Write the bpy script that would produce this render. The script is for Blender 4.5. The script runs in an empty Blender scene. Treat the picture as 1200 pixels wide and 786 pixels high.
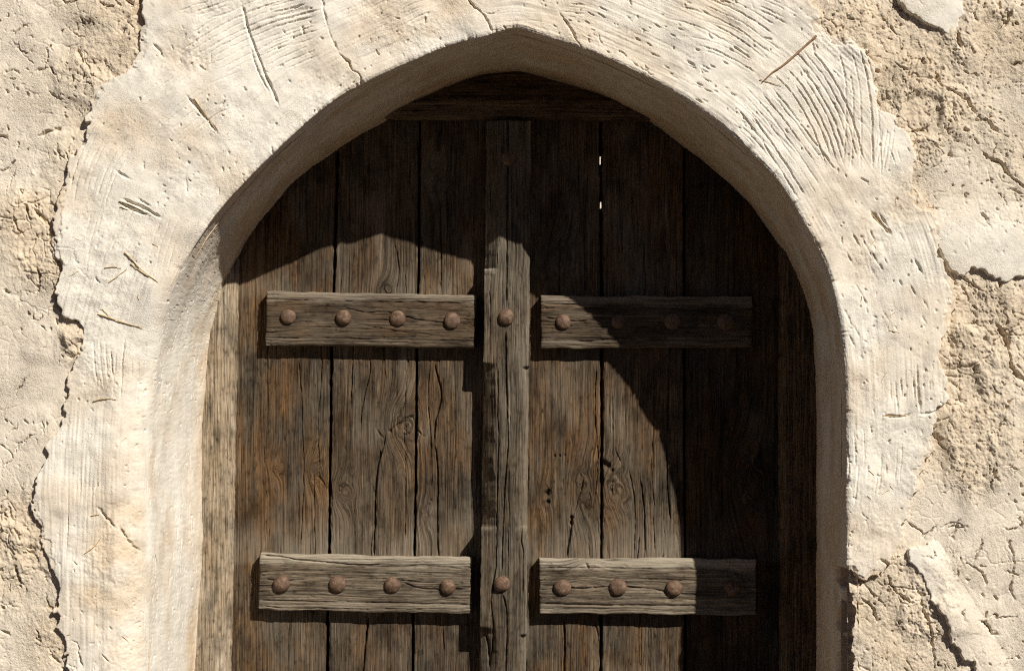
import bpy, math
import numpy as np
from mathutils import Matrix, Vector

# ------------------------------------------------------------------ camera, sky, sun, exposure
scene = bpy.context.scene
COL = scene.collection
FPX, CX, CY = 2000.0, 600.0, 393.0            # a 60 mm lens on a 36 mm frame
CAM = np.array([0.0, -3.0, 1.5])
TILT, ROLL = math.radians(4.0), math.radians(0.5)
_f = np.array([0, math.cos(TILT), math.sin(TILT)])
_r0 = np.array([1.0, 0, 0]); _u0 = np.array([0, -math.sin(TILT), math.cos(TILT)])
_r = math.cos(ROLL) * _r0 + math.sin(ROLL) * _u0
_u = -math.sin(ROLL) * _r0 + math.cos(ROLL) * _u0
cam_d = bpy.data.cameras.new('camera'); cam = bpy.data.objects.new('camera', cam_d); COL.objects.link(cam)
cam_d.sensor_fit = 'HORIZONTAL'; cam_d.sensor_width = 36.0; cam_d.lens = 36.0 * FPX / 1200.0
cam_d.clip_start = 0.05; cam_d.clip_end = 500
cam.matrix_world = Matrix(((_r[0], _u[0], -_f[0], CAM[0]), (_r[1], _u[1], -_f[1], CAM[1]),
                           (_r[2], _u[2], -_f[2], CAM[2]), (0, 0, 0, 1)))
scene.camera = cam

SUN = Vector((0.77, -1.0, 0.985)).normalized()   # direction towards the sun
w = bpy.data.worlds.new('World'); scene.world = w; w.use_nodes = True
nt = w.node_tree; nt.nodes.clear()
wo = nt.nodes.new('ShaderNodeOutputWorld'); bg = nt.nodes.new('ShaderNodeBackground')
sky = nt.nodes.new('ShaderNodeTexSky'); sky.sky_type = 'NISHITA'; sky.sun_disc = False
sky.sun_elevation = math.asin(SUN.z); sky.sun_rotation = math.atan2(SUN.x, SUN.y)
sky.dust_density = 0.3; sky.air_density = 0.2; sky.altitude = 1500
bg.inputs['Strength'].default_value = 0.05
nt.links.new(sky.outputs[0], bg.inputs[0]); nt.links.new(bg.outputs[0], wo.inputs[0])
sl = bpy.data.lights.new('sun', 'SUN'); sl.energy = 5.0; sl.angle = math.radians(0.5); sl.color = (1.0, 0.955, 0.885)
so = bpy.data.objects.new('sun', sl); COL.objects.link(so); so.location = SUN * 20
so.rotation_euler = SUN.to_track_quat('Z', 'Y').to_euler()
vs = scene.view_settings
vs.view_transform = 'Standard'; vs.look = 'None'; vs.exposure = 0.22; vs.gamma = 1.0; vs.use_curve_mapping = False
scene.cycles.use_denoising = False; scene.cycles.filter_width = 1.15 if hasattr(scene.cycles, 'filter_width') else 1.5
scene.cycles.max_bounces = 6; scene.cycles.diffuse_bounces = 4

# ------------------------------------------------------------------ helpers
def project(x, y, z):
    dx, dy, dz = x - CAM[0], y - CAM[1], z - CAM[2]
    d = dx * _f[0] + dy * _f[1] + dz * _f[2]
    return (CX + FPX * (dx * _r[0] + dy * _r[1] + dz * _r[2]) / d,
            CY - FPX * (dx * _u[0] + dy * _u[1] + dz * _u[2]) / d)

def at(px, py, Y):
    """The point of the plane y = Y that the photograph shows at (px, py)."""
    px = np.asarray(px, float); py = np.asarray(py, float)
    a, b = (px - CX) / FPX, (CY - py) / FPX
    d = [_f[i] + a * _r[i] + b * _u[i] for i in range(3)]
    t = (Y - CAM[1]) / d[1]
    return CAM[0] + t * d[0], CAM[2] + t * d[2]

_tab = {}
def vnoise(x, y, seed):
    if seed not in _tab:
        _tab[seed] = np.random.RandomState(seed).uniform(-1, 1, (256, 256)).astype(np.float32)
    T = _tab[seed]
    xf = np.floor(x); yf = np.floor(y)
    fx = (x - xf).astype(np.float32); fy = (y - yf).astype(np.float32)
    xi = xf.astype(np.int64) & 255; yi = yf.astype(np.int64) & 255
    x1 = (xi + 1) & 255; y1 = (yi + 1) & 255
    fx = fx * fx * fx * (fx * (fx * 6 - 15) + 10); fy = fy * fy * fy * (fy * (fy * 6 - 15) + 10)
    a = T[yi, xi] * (1 - fx) + T[yi, x1] * fx
    b = T[y1, xi] * (1 - fx) + T[y1, x1] * fx
    return a * (1 - fy) + b * fy

def fbm(x, y, octaves, seed, gain=0.5):
    s = 0; amp = 1.0; tot = 0
    c, sn = math.cos(0.6), math.sin(0.6)
    for o in range(octaves):
        s = s + amp * vnoise(x + 17.3 * o, y - 9.1 * o, seed + o)
        tot += amp; amp *= gain
        x, y = (x * c - y * sn) * 2.03, (x * sn + y * c) * 2.03
    return s / tot

def worley(x, y, seed):
    R = np.random.RandomState(seed).uniform(0, 1, (2, 128, 128)).astype(np.float32)
    xi = np.floor(x); yi = np.floor(y); d1 = np.full(x.shape, 9.0, np.float32); d2 = d1.copy()
    for j in (-1, 0, 1):
        for i in (-1, 0, 1):
            cx, cy = xi + i, yi + j
            a = cx.astype(np.int64) & 127; b = cy.astype(np.int64) & 127
            d = np.sqrt((cx + R[0, b, a] - x) ** 2 + (cy + R[1, b, a] - y) ** 2).astype(np.float32)
            d2 = np.minimum(d2, np.maximum(d1, d)); d1 = np.minimum(d1, d)
    return d1, d2

def sstep(a, b, x):
    t = np.clip((x - a) / (b - a), 0, 1); return t * t * (3 - 2 * t)

def smooth_line(pts, n=8, closed=False):
    p = np.asarray(pts, float); out = []
    for i in range(len(p) - 1):
        p0 = p[max(i - 1, 0)]; p1 = p[i]; p2 = p[i + 1]; p3 = p[min(i + 2, len(p) - 1)]
        t = np.linspace(0, 1, n, endpoint=False)[:, None]
        out.append(0.5 * (2 * p1 + (p2 - p0) * t + (2 * p0 - 5 * p1 + 4 * p2 - p3) * t ** 2 + (3 * p1 - p0 - 3 * p2 + p3) * t ** 3))
    out.append(p[-1:]); return np.concatenate(out)

def resample(p, step):
    d = np.r_[0, np.cumsum(np.hypot(*np.diff(p, axis=0).T))]
    n = max(2, int(d[-1] / step) + 1); s = np.linspace(0, d[-1], n)
    return np.stack([np.interp(s, d, p[:, k]) for k in range(p.shape[1])], 1), s, d[-1]

def poly_sd(U, V, poly):
    """signed distance to a closed polygon, positive inside"""
    P = np.asarray(poly, float); Q = np.roll(P, -1, axis=0)
    d2 = np.full(U.shape, 1e12); ins = np.zeros(U.shape, bool)
    for (ax, ay), (bx, by) in zip(P, Q):
        ex, ey = bx - ax, by - ay; L = ex * ex + ey * ey
        if L == 0: continue
        wx, wy = U - ax, V - ay
        t = np.clip((wx * ex + wy * ey) / L, 0, 1)
        d2 = np.minimum(d2, (wx - ex * t) ** 2 + (wy - ey * t) ** 2)
        if ey != 0:
            c = ((ay <= V) & (by > V)) | ((by <= V) & (ay > V))
            ins ^= c & (U < ax + (V - ay) / ey * ex)
    return np.where(ins, 1, -1) * np.sqrt(d2)

# rasters of hand-drawn relief, in photograph pixels of a given plane (two samples a pixel)
SS, RX, RY, RW, RH = 2, -80, -80, 1360, 960
class Relief:
    def __init__(self): self.a = np.zeros((RH * SS, RW * SS), np.float32)
    def stamp(self, x, y, wd, dep):
        """x, y, width and depth arrays: round gaussian dents, the deepest wins"""
        K = int(max(2, math.ceil(float(np.max(wd)) * SS * 2.2)))
        ox, oy = np.meshgrid(np.arange(-K, K + 1), np.arange(-K, K + 1)); ox = ox.ravel(); oy = oy.ravel()
        for c in range(0, len(x), 20000):
            xs = (x[c:c + 20000] - RX) * SS; ys = (y[c:c + 20000] - RY) * SS
            ix = np.round(xs).astype(int)[:, None] + ox; iy = np.round(ys).astype(int)[:, None] + oy
            r2 = ((ix - xs[:, None]) ** 2 + (iy - ys[:, None]) ** 2) / (wd[c:c + 20000, None] * SS) ** 2
            v = dep[c:c + 20000, None] * np.exp(-r2 * r2 * 0.6 - r2 * 0.6)
            ok = (ix >= 0) & (ix < RW * SS) & (iy >= 0) & (iy < RH * SS) & (v > 0.01 * dep[c:c + 20000, None])
            np.maximum.at(self.a, (iy[ok], ix[ok]), v[ok])
    def line(self, pts, wd, dep, jit=0.0, rs=None, ends=True, patchy=0.0, smooth=True, long=False):
        p = smooth_line(pts) if smooth and len(pts) > 2 else np.asarray(pts, float)
        p, s, L = resample(p, 0.45)
        rs = rs or RNG
        n = len(p)
        def wob(step):
            k = max(2, int(L / step) + 2); return np.interp(np.linspace(0, k - 1, n), np.arange(k), rs.uniform(-1, 1, k))
        if jit:
            p = p + jit * np.stack([wob(5) * .5 + wob(14), wob(5) * .5 + wob(14)], 1)
        if jit >= .9:                                   # ragged cracks in mud and plaster
            p = p + .8 * jit * np.stack([wob(2.5), wob(2.5)], 1)
            ww = wd * np.clip(.75 + .5 * wob(9) + .35 * wob(3), .22, 2); dd = dep * (1 + .4 * wob(7))
        else: ww = wd * (1 + 0.35 * wob(6)); dd = dep * (1 + 0.25 * wob(7))
        if patchy: dd = dd * np.clip(1 - patchy + patchy * (wob(28 if long else 9) + (.35 if long else .6) * wob(4)) * 1.5, 0.0, 1.3)
        if ends:
            e = np.clip(np.minimum(s, L - s) / min(8, L * .3), 0.15, 1); ww = ww * (0.45 + .55 * e); dd = dd * e
        self.stamp(p[:, 0], p[:, 1], np.maximum(ww, .35), dd)
    def sample(self, U, V):
        x = np.clip((U - RX) * SS, 0, RW * SS - 1.001); y = np.clip((V - RY) * SS, 0, RH * SS - 1.001)
        xi = x.astype(int); yi = y.astype(int); fx = x - xi; fy = y - yi; A = self.a
        xj = np.minimum(xi + 1, RW * SS - 1); yj = np.minimum(yi + 1, RH * SS - 1)
        v = (A[yi, xi] * (1 - fx) + A[yi, xj] * fx) * (1 - fy) + (A[yj, xi] * (1 - fx) + A[yj, xj] * fx) * fy
        return np.where((U > RX) & (U < RX + RW) & (V > RY) & (V < RY + RH), v, 0)
RNG = np.random.RandomState(7)

ORIGIN = {}
def link(name, data, parent=None, origin=(0, 0, 0)):
    o = bpy.data.objects.new(name, data); COL.objects.link(o)
    o0 = np.zeros(3)
    if parent is not None: o.parent = parent; o0 = ORIGIN[parent.name]
    o.location = Vector(np.asarray(origin, float) - o0); ORIGIN[o.name] = np.asarray(origin, float)
    return o
def empty(name, origin, label, cat, group=None):
    o = link(name, None, None, origin); o.empty_display_size = .1; tag(o, label, cat, group); return o
def tag(o, label=None, cat=None, group=None, kind=None):
    for k, v in (('label', label), ('category', cat), ('group', group), ('kind', kind)):
        if v: o[k] = v

def mesh_data(name, co, faces, mat, attrs=None, smooth=True):
    me = bpy.data.meshes.new(name)
    used = np.unique(faces); remap = np.full(len(co), -1, np.int64); remap[used] = np.arange(len(used))
    co = co[used]; faces = remap[faces]
    k = faces.shape[1]
    me.vertices.add(len(co)); me.vertices.foreach_set('co', co.astype(np.float32).ravel())
    me.loops.add(faces.size); me.loops.foreach_set('vertex_index', faces.astype(np.int32).ravel())
    me.polygons.add(len(faces)); me.polygons.foreach_set('loop_start', np.arange(0, faces.size, k, dtype=np.int32))
    me.polygons.foreach_set('use_smooth', np.full(len(faces), smooth))
    for n, v in (attrs or {}).items():
        a = me.attributes.new(n, 'FLOAT', 'POINT'); a.data.foreach_set('value', np.asarray(v, np.float32).ravel()[used])
    me.update(calc_edges=True); me.validate(); me.materials.append(mat)
    return me
def grid_faces(nr, nc, keep=None, flip=False):
    i = np.arange(nr * nc).reshape(nr, nc)
    q = np.stack([i[:-1, :-1], i[:-1, 1:], i[1:, 1:], i[1:, :-1]], -1)
    if flip: q = q[..., ::-1]
    q = q.reshape(-1, 4)
    if keep is not None:
        kk = (keep[:-1, :-1] & keep[:-1, 1:] & keep[1:, 1:] & keep[1:, :-1]).ravel(); q = q[kk]
    return q

# ------------------------------------------------------------------ materials
def nodes_mat(name):
    m = bpy.data.materials.new(name); m.use_nodes = True; t = m.node_tree
    b = next(n for n in t.nodes if n.type == 'BSDF_PRINCIPLED'); return m, t, b
def N(t, kind, **kw):
    n = t.nodes.new(kind)
    for k, v in kw.items(): setattr(n, k, v)
    return n
def noise(t, vec, scale, detail=4, rough=.55, w=None):
    n = N(t, 'ShaderNodeTexNoise'); n.inputs['Scale'].default_value = scale
    n.inputs['Detail'].default_value = detail; n.inputs['Roughness'].default_value = rough
    t.links.new(vec, n.inputs['Vector']); return n.outputs['Fac']
def ramp(t, fac, stops):
    r = N(t, 'ShaderNodeValToRGB'); e = r.color_ramp.elements
    while len(e) < len(stops): e.new(0.5)
    for el, (p, c) in zip(e, stops):
        el.position = p; el.color = (*c, 1) if len(c) == 3 else c
    t.links.new(fac, r.inputs[0]); return r.outputs[0]
def g(v): return (v, v, v)
def mix(t, fac, a, b, mode='MIX'):
    m = N(t, 'ShaderNodeMix', data_type='RGBA', blend_type=mode)
    for sock, v in ((m.inputs[0], fac), (m.inputs[6], a), (m.inputs[7], b)):
        if hasattr(v, 'links'): t.links.new(v, sock)
        else: sock.default_value = v if not isinstance(v, tuple) else (*v, 1)
    return m.outputs[2]
def math_(t, op, a, b):
    m = N(t, 'ShaderNodeMath', operation=op)
    for s, v in zip(m.inputs, (a, b)):
        if hasattr(v, 'links'): t.links.new(v, s)
        else: s.default_value = v
    return m.outputs[0]
def attr(t, n):
    a = N(t, 'ShaderNodeAttribute', attribute_name=n); return a.outputs['Fac']

def mud_material(name, pale, deep, rust, grain=1.0, specks=False):
    """lime plaster or mud render: 'wear' shows the raw, sandier body of the wall; in the reveal also painted bounce light"""
    m, t, b = nodes_mat(name); L = t.links
    pos = N(t, 'ShaderNodeNewGeometry').outputs['Position']
    wear_tint = attr(t, 'wear_tint')
    n1 = noise(t, pos, 5.5, 5, .6); n2 = noise(t, pos, 38, 5, .65); n3 = noise(t, pos, 420, 3, .7); n4 = noise(t, pos, 900, 2, .6)
    blot = ramp(t, n1, [(.34, g(0)), (.66, g(1))])
    c = mix(t, math_(t, 'MULTIPLY', blot, .6), pale, deep)
    c = mix(t, wear_tint, c, rust)
    sp = ramp(t, n2, [(.3, g(.80)), (.52, g(1.0)), (.75, g(1.10))])
    c = mix(t, .8, c, sp, 'MULTIPLY')
    sp2 = ramp(t, n3, [(.30, g(.72)), (.48, g(1.0)), (.72, g(1.10))])
    c = mix(t, .75 * grain, c, sp2, 'MULTIPLY')
    if specks:                                         # bits of mud, chaff and grit in the mix
        n5 = noise(t, pos, 240, 3, .6); n6 = noise(t, pos, 21, 3, .6)
        f = math_(t, 'MULTIPLY', ramp(t, n5, [(.63, g(0)), (.69, g(1))]), ramp(t, n6, [(.42, g(0)), (.66, g(1))]))
        c = mix(t, math_(t, 'MULTIPLY', f, .75), c, (.27, .175, .09))
    L.new(c, b.inputs['Base Color']); b.inputs['Roughness'].default_value = .95
    b.inputs['Specular IOR Level'].default_value = .15
    h = math_(t, 'ADD', math_(t, 'MULTIPLY', n3, 1.0), math_(t, 'MULTIPLY', n4, .6))
    bp = N(t, 'ShaderNodeBump'); bp.inputs['Distance'].default_value = .003
    patch = ramp(t, noise(t, pos, 11, 4, .6), [(.36, g(.25)), (.64, g(1))])
    st = math_(t, 'MULTIPLY', math_(t, 'MULTIPLY', patch, .85 * grain), math_(t, 'SUBTRACT', 1.0, attr(t, 'smoothed')))
    L.new(st, bp.inputs['Strength'])
    L.new(h, bp.inputs['Height']); L.new(bp.outputs[0], b.inputs['Normal'])
    return m

def wood_material(name, dark, mid, light, orange, grey, amt_orange=.6, amt_grey=.5):
    m, t, b = nodes_mat(name); L = t.links
    gu, gv, tone = attr(t, 'gu'), attr(t, 'gv'), attr(t, 'tone')
    def vec(sx, sy, off=0.0):
        c = N(t, 'ShaderNodeCombineXYZ')
        L.new(math_(t, 'MULTIPLY', gu, sx), c.inputs[0]); L.new(math_(t, 'MULTIPLY', gv, sy), c.inputs[1])
        L.new(math_(t, 'ADD', math_(t, 'MULTIPLY', tone, 13.7), off), c.inputs[2]); return c.outputs[0]
    fib = noise(t, vec(.42, .0095), 1.0, 6, .68)
    fine = noise(t, vec(1.1, .024, 3), 1.0, 3, .6)
    streak = noise(t, vec(.10, .006, 7), 1.0, 4, .6)
    blot = noise(t, vec(.028, .011, 11), 1.0, 4, .6)
    blot2 = noise(t, vec(.02, .008, 19), 1.0, 5, .62)
    spots = noise(t, vec(.22, .10, 23), 1.0, 4, .65)
    c = ramp(t, fib, [(.30, dark), (.45, mid), (.58, mid), (.72, light)])
    oc = ramp(t, math_(t, 'ADD', math_(t, 'MULTIPLY', blot, .65), math_(t, 'MULTIPLY', streak, .35)), [(.42, g(0)), (.56, g(1))])
    of = mix(t, .8, orange, ramp(t, fib, [(.33, g(.25)), (.5, g(1)), (.72, g(1.5))]), 'MULTIPLY')
    c = mix(t, math_(t, 'MULTIPLY', oc, math_(t, 'MULTIPLY', ramp(t, tone, [(.3, g(amt_orange)), (.62, g(amt_orange * .35))]), 1.0)), c, of)
    gc = ramp(t, blot2, [(.46, g(0)), (.62, g(1))])
    gf = mix(t, .85, grey, ramp(t, fib, [(.33, g(.25)), (.5, g(1)), (.72, g(1.6))]), 'MULTIPLY')
    c = mix(t, math_(t, 'MULTIPLY', gc, amt_grey), c, gf)
    c = mix(t, .9, c, ramp(t, fine, [(.33, g(.35)), (.5, g(1)), (.7, g(1.45))]), 'MULTIPLY')
    c = mix(t, .85, c, ramp(t, spots, [(.30, g(.3)), (.45, g(1)), (.75, g(1.2))]), 'MULTIPLY')
    stain = noise(t, vec(.055, .022, 31), 1.0, 5, .65)
    c = mix(t, .8, c, ramp(t, stain, [(.36, g(.42)), (.52, g(1))]), 'MULTIPLY')
    bl = math_(t, 'MULTIPLY', attr(t, 'bleach'), ramp(t, fib, [(.34, g(.15)), (.52, g(1))]))
    c = mix(t, bl, c, (.37, .315, .235))
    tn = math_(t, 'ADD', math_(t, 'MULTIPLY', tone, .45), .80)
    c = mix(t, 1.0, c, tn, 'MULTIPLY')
    L.new(c, b.inputs['Base Color'])
    b.inputs['Roughness'].default_value = .78; b.inputs['Specular IOR Level'].default_value = .06
    h = math_(t, 'ADD', math_(t, 'MULTIPLY', fib, 1.0), math_(t, 'MULTIPLY', fine, .35))
    bp = N(t, 'ShaderNodeBump'); bp.inputs['Strength'].default_value = .9; bp.inputs['Distance'].default_value = .004
    L.new(h, bp.inputs['Height']); L.new(bp.outputs[0], b.inputs['Normal'])
    return m

M_PLASTER = mud_material('lime_plaster', (.77, .715, .615), (.71, .645, .535), (.62, .475, .315), .62, True)
M_EARTH = mud_material('mud_render', (.72, .64, .52), (.66, .57, .445), (.62, .51, .37), 1.0, True)
M_PLANK = wood_material('weathered_plank', (.009, .007, .005), (.080, .057, .037), (.21, .16, .105), (.155, .085, .037), (.092, .078, .056), .85, .55)
M_BAR = wood_material('weathered_batten', (.015, .011, .008), (.125, .097, .067), (.32, .262, .185), (.15, .098, .053), (.18, .152, .110), .4, .6)
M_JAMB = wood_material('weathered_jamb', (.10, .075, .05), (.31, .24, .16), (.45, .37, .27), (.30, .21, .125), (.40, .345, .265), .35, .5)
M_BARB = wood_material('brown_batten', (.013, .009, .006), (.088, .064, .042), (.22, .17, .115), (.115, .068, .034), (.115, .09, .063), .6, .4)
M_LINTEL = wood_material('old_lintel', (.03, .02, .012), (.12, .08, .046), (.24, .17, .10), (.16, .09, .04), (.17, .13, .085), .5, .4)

def rust_material():
    m, t, b = nodes_mat('rusty_iron'); L = t.links
    oi = N(t, 'ShaderNodeObjectInfo'); tc = N(t, 'ShaderNodeTexCoord').outputs['Object']
    a = N(t, 'ShaderNodeVectorMath', operation='ADD'); L.new(tc, a.inputs[0])
    cm = N(t, 'ShaderNodeCombineXYZ'); L.new(math_(t, 'MULTIPLY', oi.outputs['Random'], 9.0), cm.inputs[0]); L.new(cm.outputs[0], a.inputs[1])
    n1 = noise(t, a.outputs[0], 130, 5, .65); n2 = noise(t, a.outputs[0], 480, 3, .6)
    c = ramp(t, n1, [(.3, (.055, .030, .018)), (.5, (.135, .075, .042)), (.68, (.23, .152, .092))])
    c = mix(t, .7, c, ramp(t, n2, [(.3, g(.6)), (.5, g(1)), (.75, g(1.2))]), 'MULTIPLY')
    c = mix(t, math_(t, 'MULTIPLY', oi.outputs['Random'], .5), c, mix(t, .6, c, (.10, .065, .042)))
    L.new(c, b.inputs['Base Color']); b.inputs['Metallic'].default_value = .15; b.inputs['Roughness'].default_value = .72
    bp = N(t, 'ShaderNodeBump'); bp.inputs['Strength'].default_value = .6; bp.inputs['Distance'].default_value = .001
    L.new(math_(t, 'ADD', n1, n2), bp.inputs['Height']); L.new(bp.outputs[0], b.inputs['Normal']); return m
M_RUST = rust_material()
def plain(name, col, rough=.85):
    m, t, b = nodes_mat(name)
    pos = N(t, 'ShaderNodeNewGeometry').outputs['Position']
    c = mix(t, .7, col, ramp(t, noise(t, pos, 260, 3), [(.3, g(.6)), (.7, g(1.3))]), 'MULTIPLY')
    t.links.new(c, b.inputs['Base Color']); b.inputs['Roughness'].default_value = rough; return m
M_STRAW = plain('dry_straw', (.52, .37, .18)); M_TWIG = plain('dry_twig', (.30, .175, .09))

# ------------------------------------------------------------------ the ground in front
gm, gt, gb = nodes_mat('sandy_ground')
gp = N(gt, 'ShaderNodeNewGeometry').outputs['Position']
gt.links.new(mix(gt, noise(gt, gp, 3, 6), (.07, .044, .022), (.052, .032, .017)), gb.inputs['Base Color']); gb.inputs['Roughness'].default_value = .95
bp = N(gt, 'ShaderNodeBump'); bp.inputs['Distance'].default_value = .02
gt.links.new(noise(gt, gp, 40, 5), bp.inputs['Height']); gt.links.new(bp.outputs[0], gb.inputs['Normal'])
gx = np.array([-80, -20, -6, -3, 0, 3, 6, 20, 80.0]); GX, GY = np.meshgrid(gx, gx)
go = link('ground', mesh_data('ground', np.stack([GX.ravel(), GY.ravel(), 0 * GX.ravel()], 1), grid_faces(9, 9), gm))
tag(go, 'dry sandy ground in front of the mud wall', 'ground', kind='structure')

# ------------------------------------------------------------------ the opening in the wall
YF, YB, YE = -0.30, -0.03, -0.290                # plaster face, door frame face, bare mud face
PAIR = [(163, 786, 230, 786), (164, 650, 235, 650), (166, 500, 238, 490), (176, 425, 242, 419), (190, 368, 249, 380),
        (208, 322, 257, 350), (231, 282, 268, 318), (257, 247, 283, 285), (287, 213, 303, 256), (333, 167, 340, 214),
        (397, 113, 397, 168), (457, 82, 460, 131), (517, 57, 517, 101), (570, 42, 562, 86), (602, 33, 600, 80),
        (636, 42, 632, 85), (677, 55, 677, 98), (740, 82, 735, 124), (797, 112, 785, 152), (840, 143, 825, 184),
        (880, 178, 862, 218), (913, 213, 890, 250), (943, 262, 915, 285), (967, 307, 934, 326), (980, 352, 948, 362),
        (988, 400, 955, 404), (992, 480, 957, 470), (992, 640, 957, 640), (992, 786, 958, 786)]
PAIR = np.array(PAIR, float)
Fx, Fz = at(PAIR[:, 0], PAIR[:, 1], YF); Bx, Bz = at(PAIR[:, 2], PAIR[:, 3], YB)
FB = np.stack([Fx, Fz, Bx, Bz], 1)
FB = np.concatenate([[[FB[0, 0] - .004, 0, FB[0, 2] - .004, 0]], FB, [[FB[-1, 0] + .004, 0, FB[-1, 2] + .004, 0]]])
fb = smooth_line(FB[1:-1], 24)
d = np.r_[0, np.cumsum(np.hypot(*np.diff(fb[:, :2], axis=0).T))]
ss = np.arange(0, d[-1], .0011)
fb = np.stack([np.interp(ss, d, fb[:, k]) for k in range(4)], 1)
fx0, fz0 = fb[:, 0].copy(), fb[:, 1].copy()
zz = np.linspace(0, 1, 26)[1:-1, None]
low = lambda a, b: a * (1 - zz) + b * zz
fb = np.concatenate([FB[:1], low(FB[:1], FB[1:2]), fb, low(FB[-2:-1], FB[-1:]), FB[-1:]])
ns = len(fb)
arc = np.r_[0, np.cumsum(np.hypot(*np.diff(fb[:, :2], axis=0).T))]
tx = np.gradient(fb[:, 0]); tz = np.gradient(fb[:, 1])
sm = lambda v, k: np.convolve(np.pad(v, k, 'edge'), np.ones(2 * k + 1) / (2 * k + 1), 'valid')
tl = np.hypot(tx, tz) + 1e-9; nx, nz = sm(-tz / tl, 27), sm(tx / tl, 27)
nl = np.hypot(nx, nz); nx, nz = nx / nl, nz / nl           # pointing out of the opening, into the wall
OPEN = np.stack(project(fb[:, 0], YF, fb[:, 1]), 1)[::12]

RING = [(84, 1750), (80, 786), (69, 738), (63, 714), (72, 688), (60, 672), (50, 634), (36, 592), (47, 560), (54, 524), (65, 508), (72, 490),
        (80, 440), (90, 420), (97, 388), (92, 375), (72, 368), (66, 350), (68, 325), (75, 316), (62, 290), (62, 260), (66, 235),
        (77, 215), (80, 190), (93, 172), (101, 160), (103, 130), (107, 107), (125, 95), (150, 80), (164, 54), (168, 0), (172, -60),
        (300, -170), (600, -230), (860, -160), (935, -60), (950, 0), (964, 33), (985, 48), (1000, 43), (1017, 62), (1030, 77), (1028, 100),
        (1030, 123), (1047, 138), (1067, 160), (1073, 187), (1068, 217), (1085, 235), (1103, 262), (1100, 300), (1120, 340), (1120, 362), (1105, 398), (1100, 418),
        (1107, 435), (1111, 468), (1097, 484), (1092, 524), (1066, 590), (1060, 614), (1057, 637), (1038, 671), (1014, 683),
        (997, 668), (930, 662), (930, 1750)]

# ---- relief drawn on the wall
GRV, CRK, PIT, ERT, ECR = Relief(), Relief(), Relief(), Relief(), Relief()
def comb(path, n, gap, wd=1.0, dep=1.0, patchy=.5, fan=0.0, trim=14):
    p = smooth_line(path, 10); p, s, L = resample(p, 2)
    t = np.gradient(p, axis=0); t /= np.hypot(*t.T)[:, None] + 1e-9; nn = np.stack([-t[:, 1], t[:, 0]], 1)
    for k in range(n):
        off = (k - (n - 1) / 2) * gap + RNG.uniform(-.22, .22) * gap
        q = p + nn * (off * (1 + fan * s / L))[:, None]
        a = int(RNG.uniform(0, trim) / 2); b = int(RNG.uniform(0, trim) / 2)
        q = q[a:len(q) - b]
        if len(q) > 4: GRV.line(q[::3], wd * RNG.uniform(.55, 1.0), dep * RNG.choice([.6, .85, 1.1, 1.4]) * RNG.uniform(.8, 1.1), .45, patchy=patchy * .42, smooth=False, long=True)
# top left sweeps
comb([(212, 88), (255, 58), (300, 35), (345, 20), (385, 12)], 9, 7.5, 1.0, 1.25, .6, 0, 50)
comb([(150, 190), (190, 140), (240, 100), (290, 80)], 9, 8, .8, .7, .7, .2, 60)
comb([(305, 22), (340, 12), (378, 4)], 6, 6, 1.05, 1.5, .4, 0, 16)
comb([(310, 75), (345, 58), (385, 45)], 6, 7, 1.0, 1.25, .5, 0, 22)
comb([(205, 22), (240, 10), (290, -6)], 5, 6, .8, .7, .6, 0, 30)
comb([(100, 255), (108, 215), (125, 175), (150, 140)], 8, 6, 1.0, 1.1, .55, .3, 40)
comb([(125, 330), (132, 290), (150, 240), (165, 205)], 7, 8, .75, .6, .7, .3, 40)
comb([(190, 330), (200, 285), (222, 235)], 6, 7, .75, .6, .7, .2, 40)
comb([(112, 270), (116, 255), (120, 235)], 4, 6, .7, .7, .6)
comb([(120, 395), (122, 430), (126, 460)], 4, 7, 1.0, 1.2, .35, 0, 18)
comb([(155, 395), (152, 435), (149, 475)], 5, 8, .9, 1.0, .5, 0, 34)
comb([(178, 400), (176, 440), (172, 485)], 3, 7, .8, .7, .6, 0, 40)
comb([(98, 540), (96, 590), (94, 645)], 8, 4.5, .7, .45, .6, 0, 50)
comb([(160, 300), (170, 260), (190, 220), (225, 170), (260, 130)], 14, 7, .6, .35, .7, .1, 90)
# crown
comb([(465, 25), (490, 12), (512, 4)], 6, 5, .8, .8, .6)
comb([(655, 8), (670, 10), (690, 12)], 5, 5, .9, 1.0, .5)
comb([(560, 60 - 35), (620, 20), (660, 28)], 4, 8, .6, .4, .7)
# top right sweeps
comb([(790, 2), (830, 14), (868, 32), (905, 58), (925, 74)], 6, 8, .9, 1.0, .45, .2, 40)
comb([(805, 40), (845, 50), (880, 68), (905, 86)], 6, 7, .85, .8, .55, 0, 40)
comb([(880, 5), (905, 14), (930, 28)], 5, 6, .8, .8, .5, 0, 22)
comb([(922, 66), (950, 98), (974, 140), (992, 196)], 8, 7.2, 1.05, 1.3, .3, -.15, 34)
comb([(873, 103), (905, 140), (935, 182), (968, 230)], 7, 7.5, 1.05, 1.2, .35, .25, 40)
comb([(856, 130), (885, 160), (912, 192)], 6, 6, .8, .9, .5, 0, 30)
comb([(995, 52), (1006, 95), (1010, 150), (1008, 220)], 5, 7, 1.05, 1.3, .3, .7, 34)
comb([(1040, 142), (1036, 170), (1030, 205)], 5, 4.5, .8, .9, .5, 0, 24)
comb([(1043, 165), (1050, 182), (1055, 200)], 2, 7, .9, 1.1, .4)
comb([(955, 5), (966, 22), (978, 42)], 3, 5, 1.2, 1.4, .3)
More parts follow.
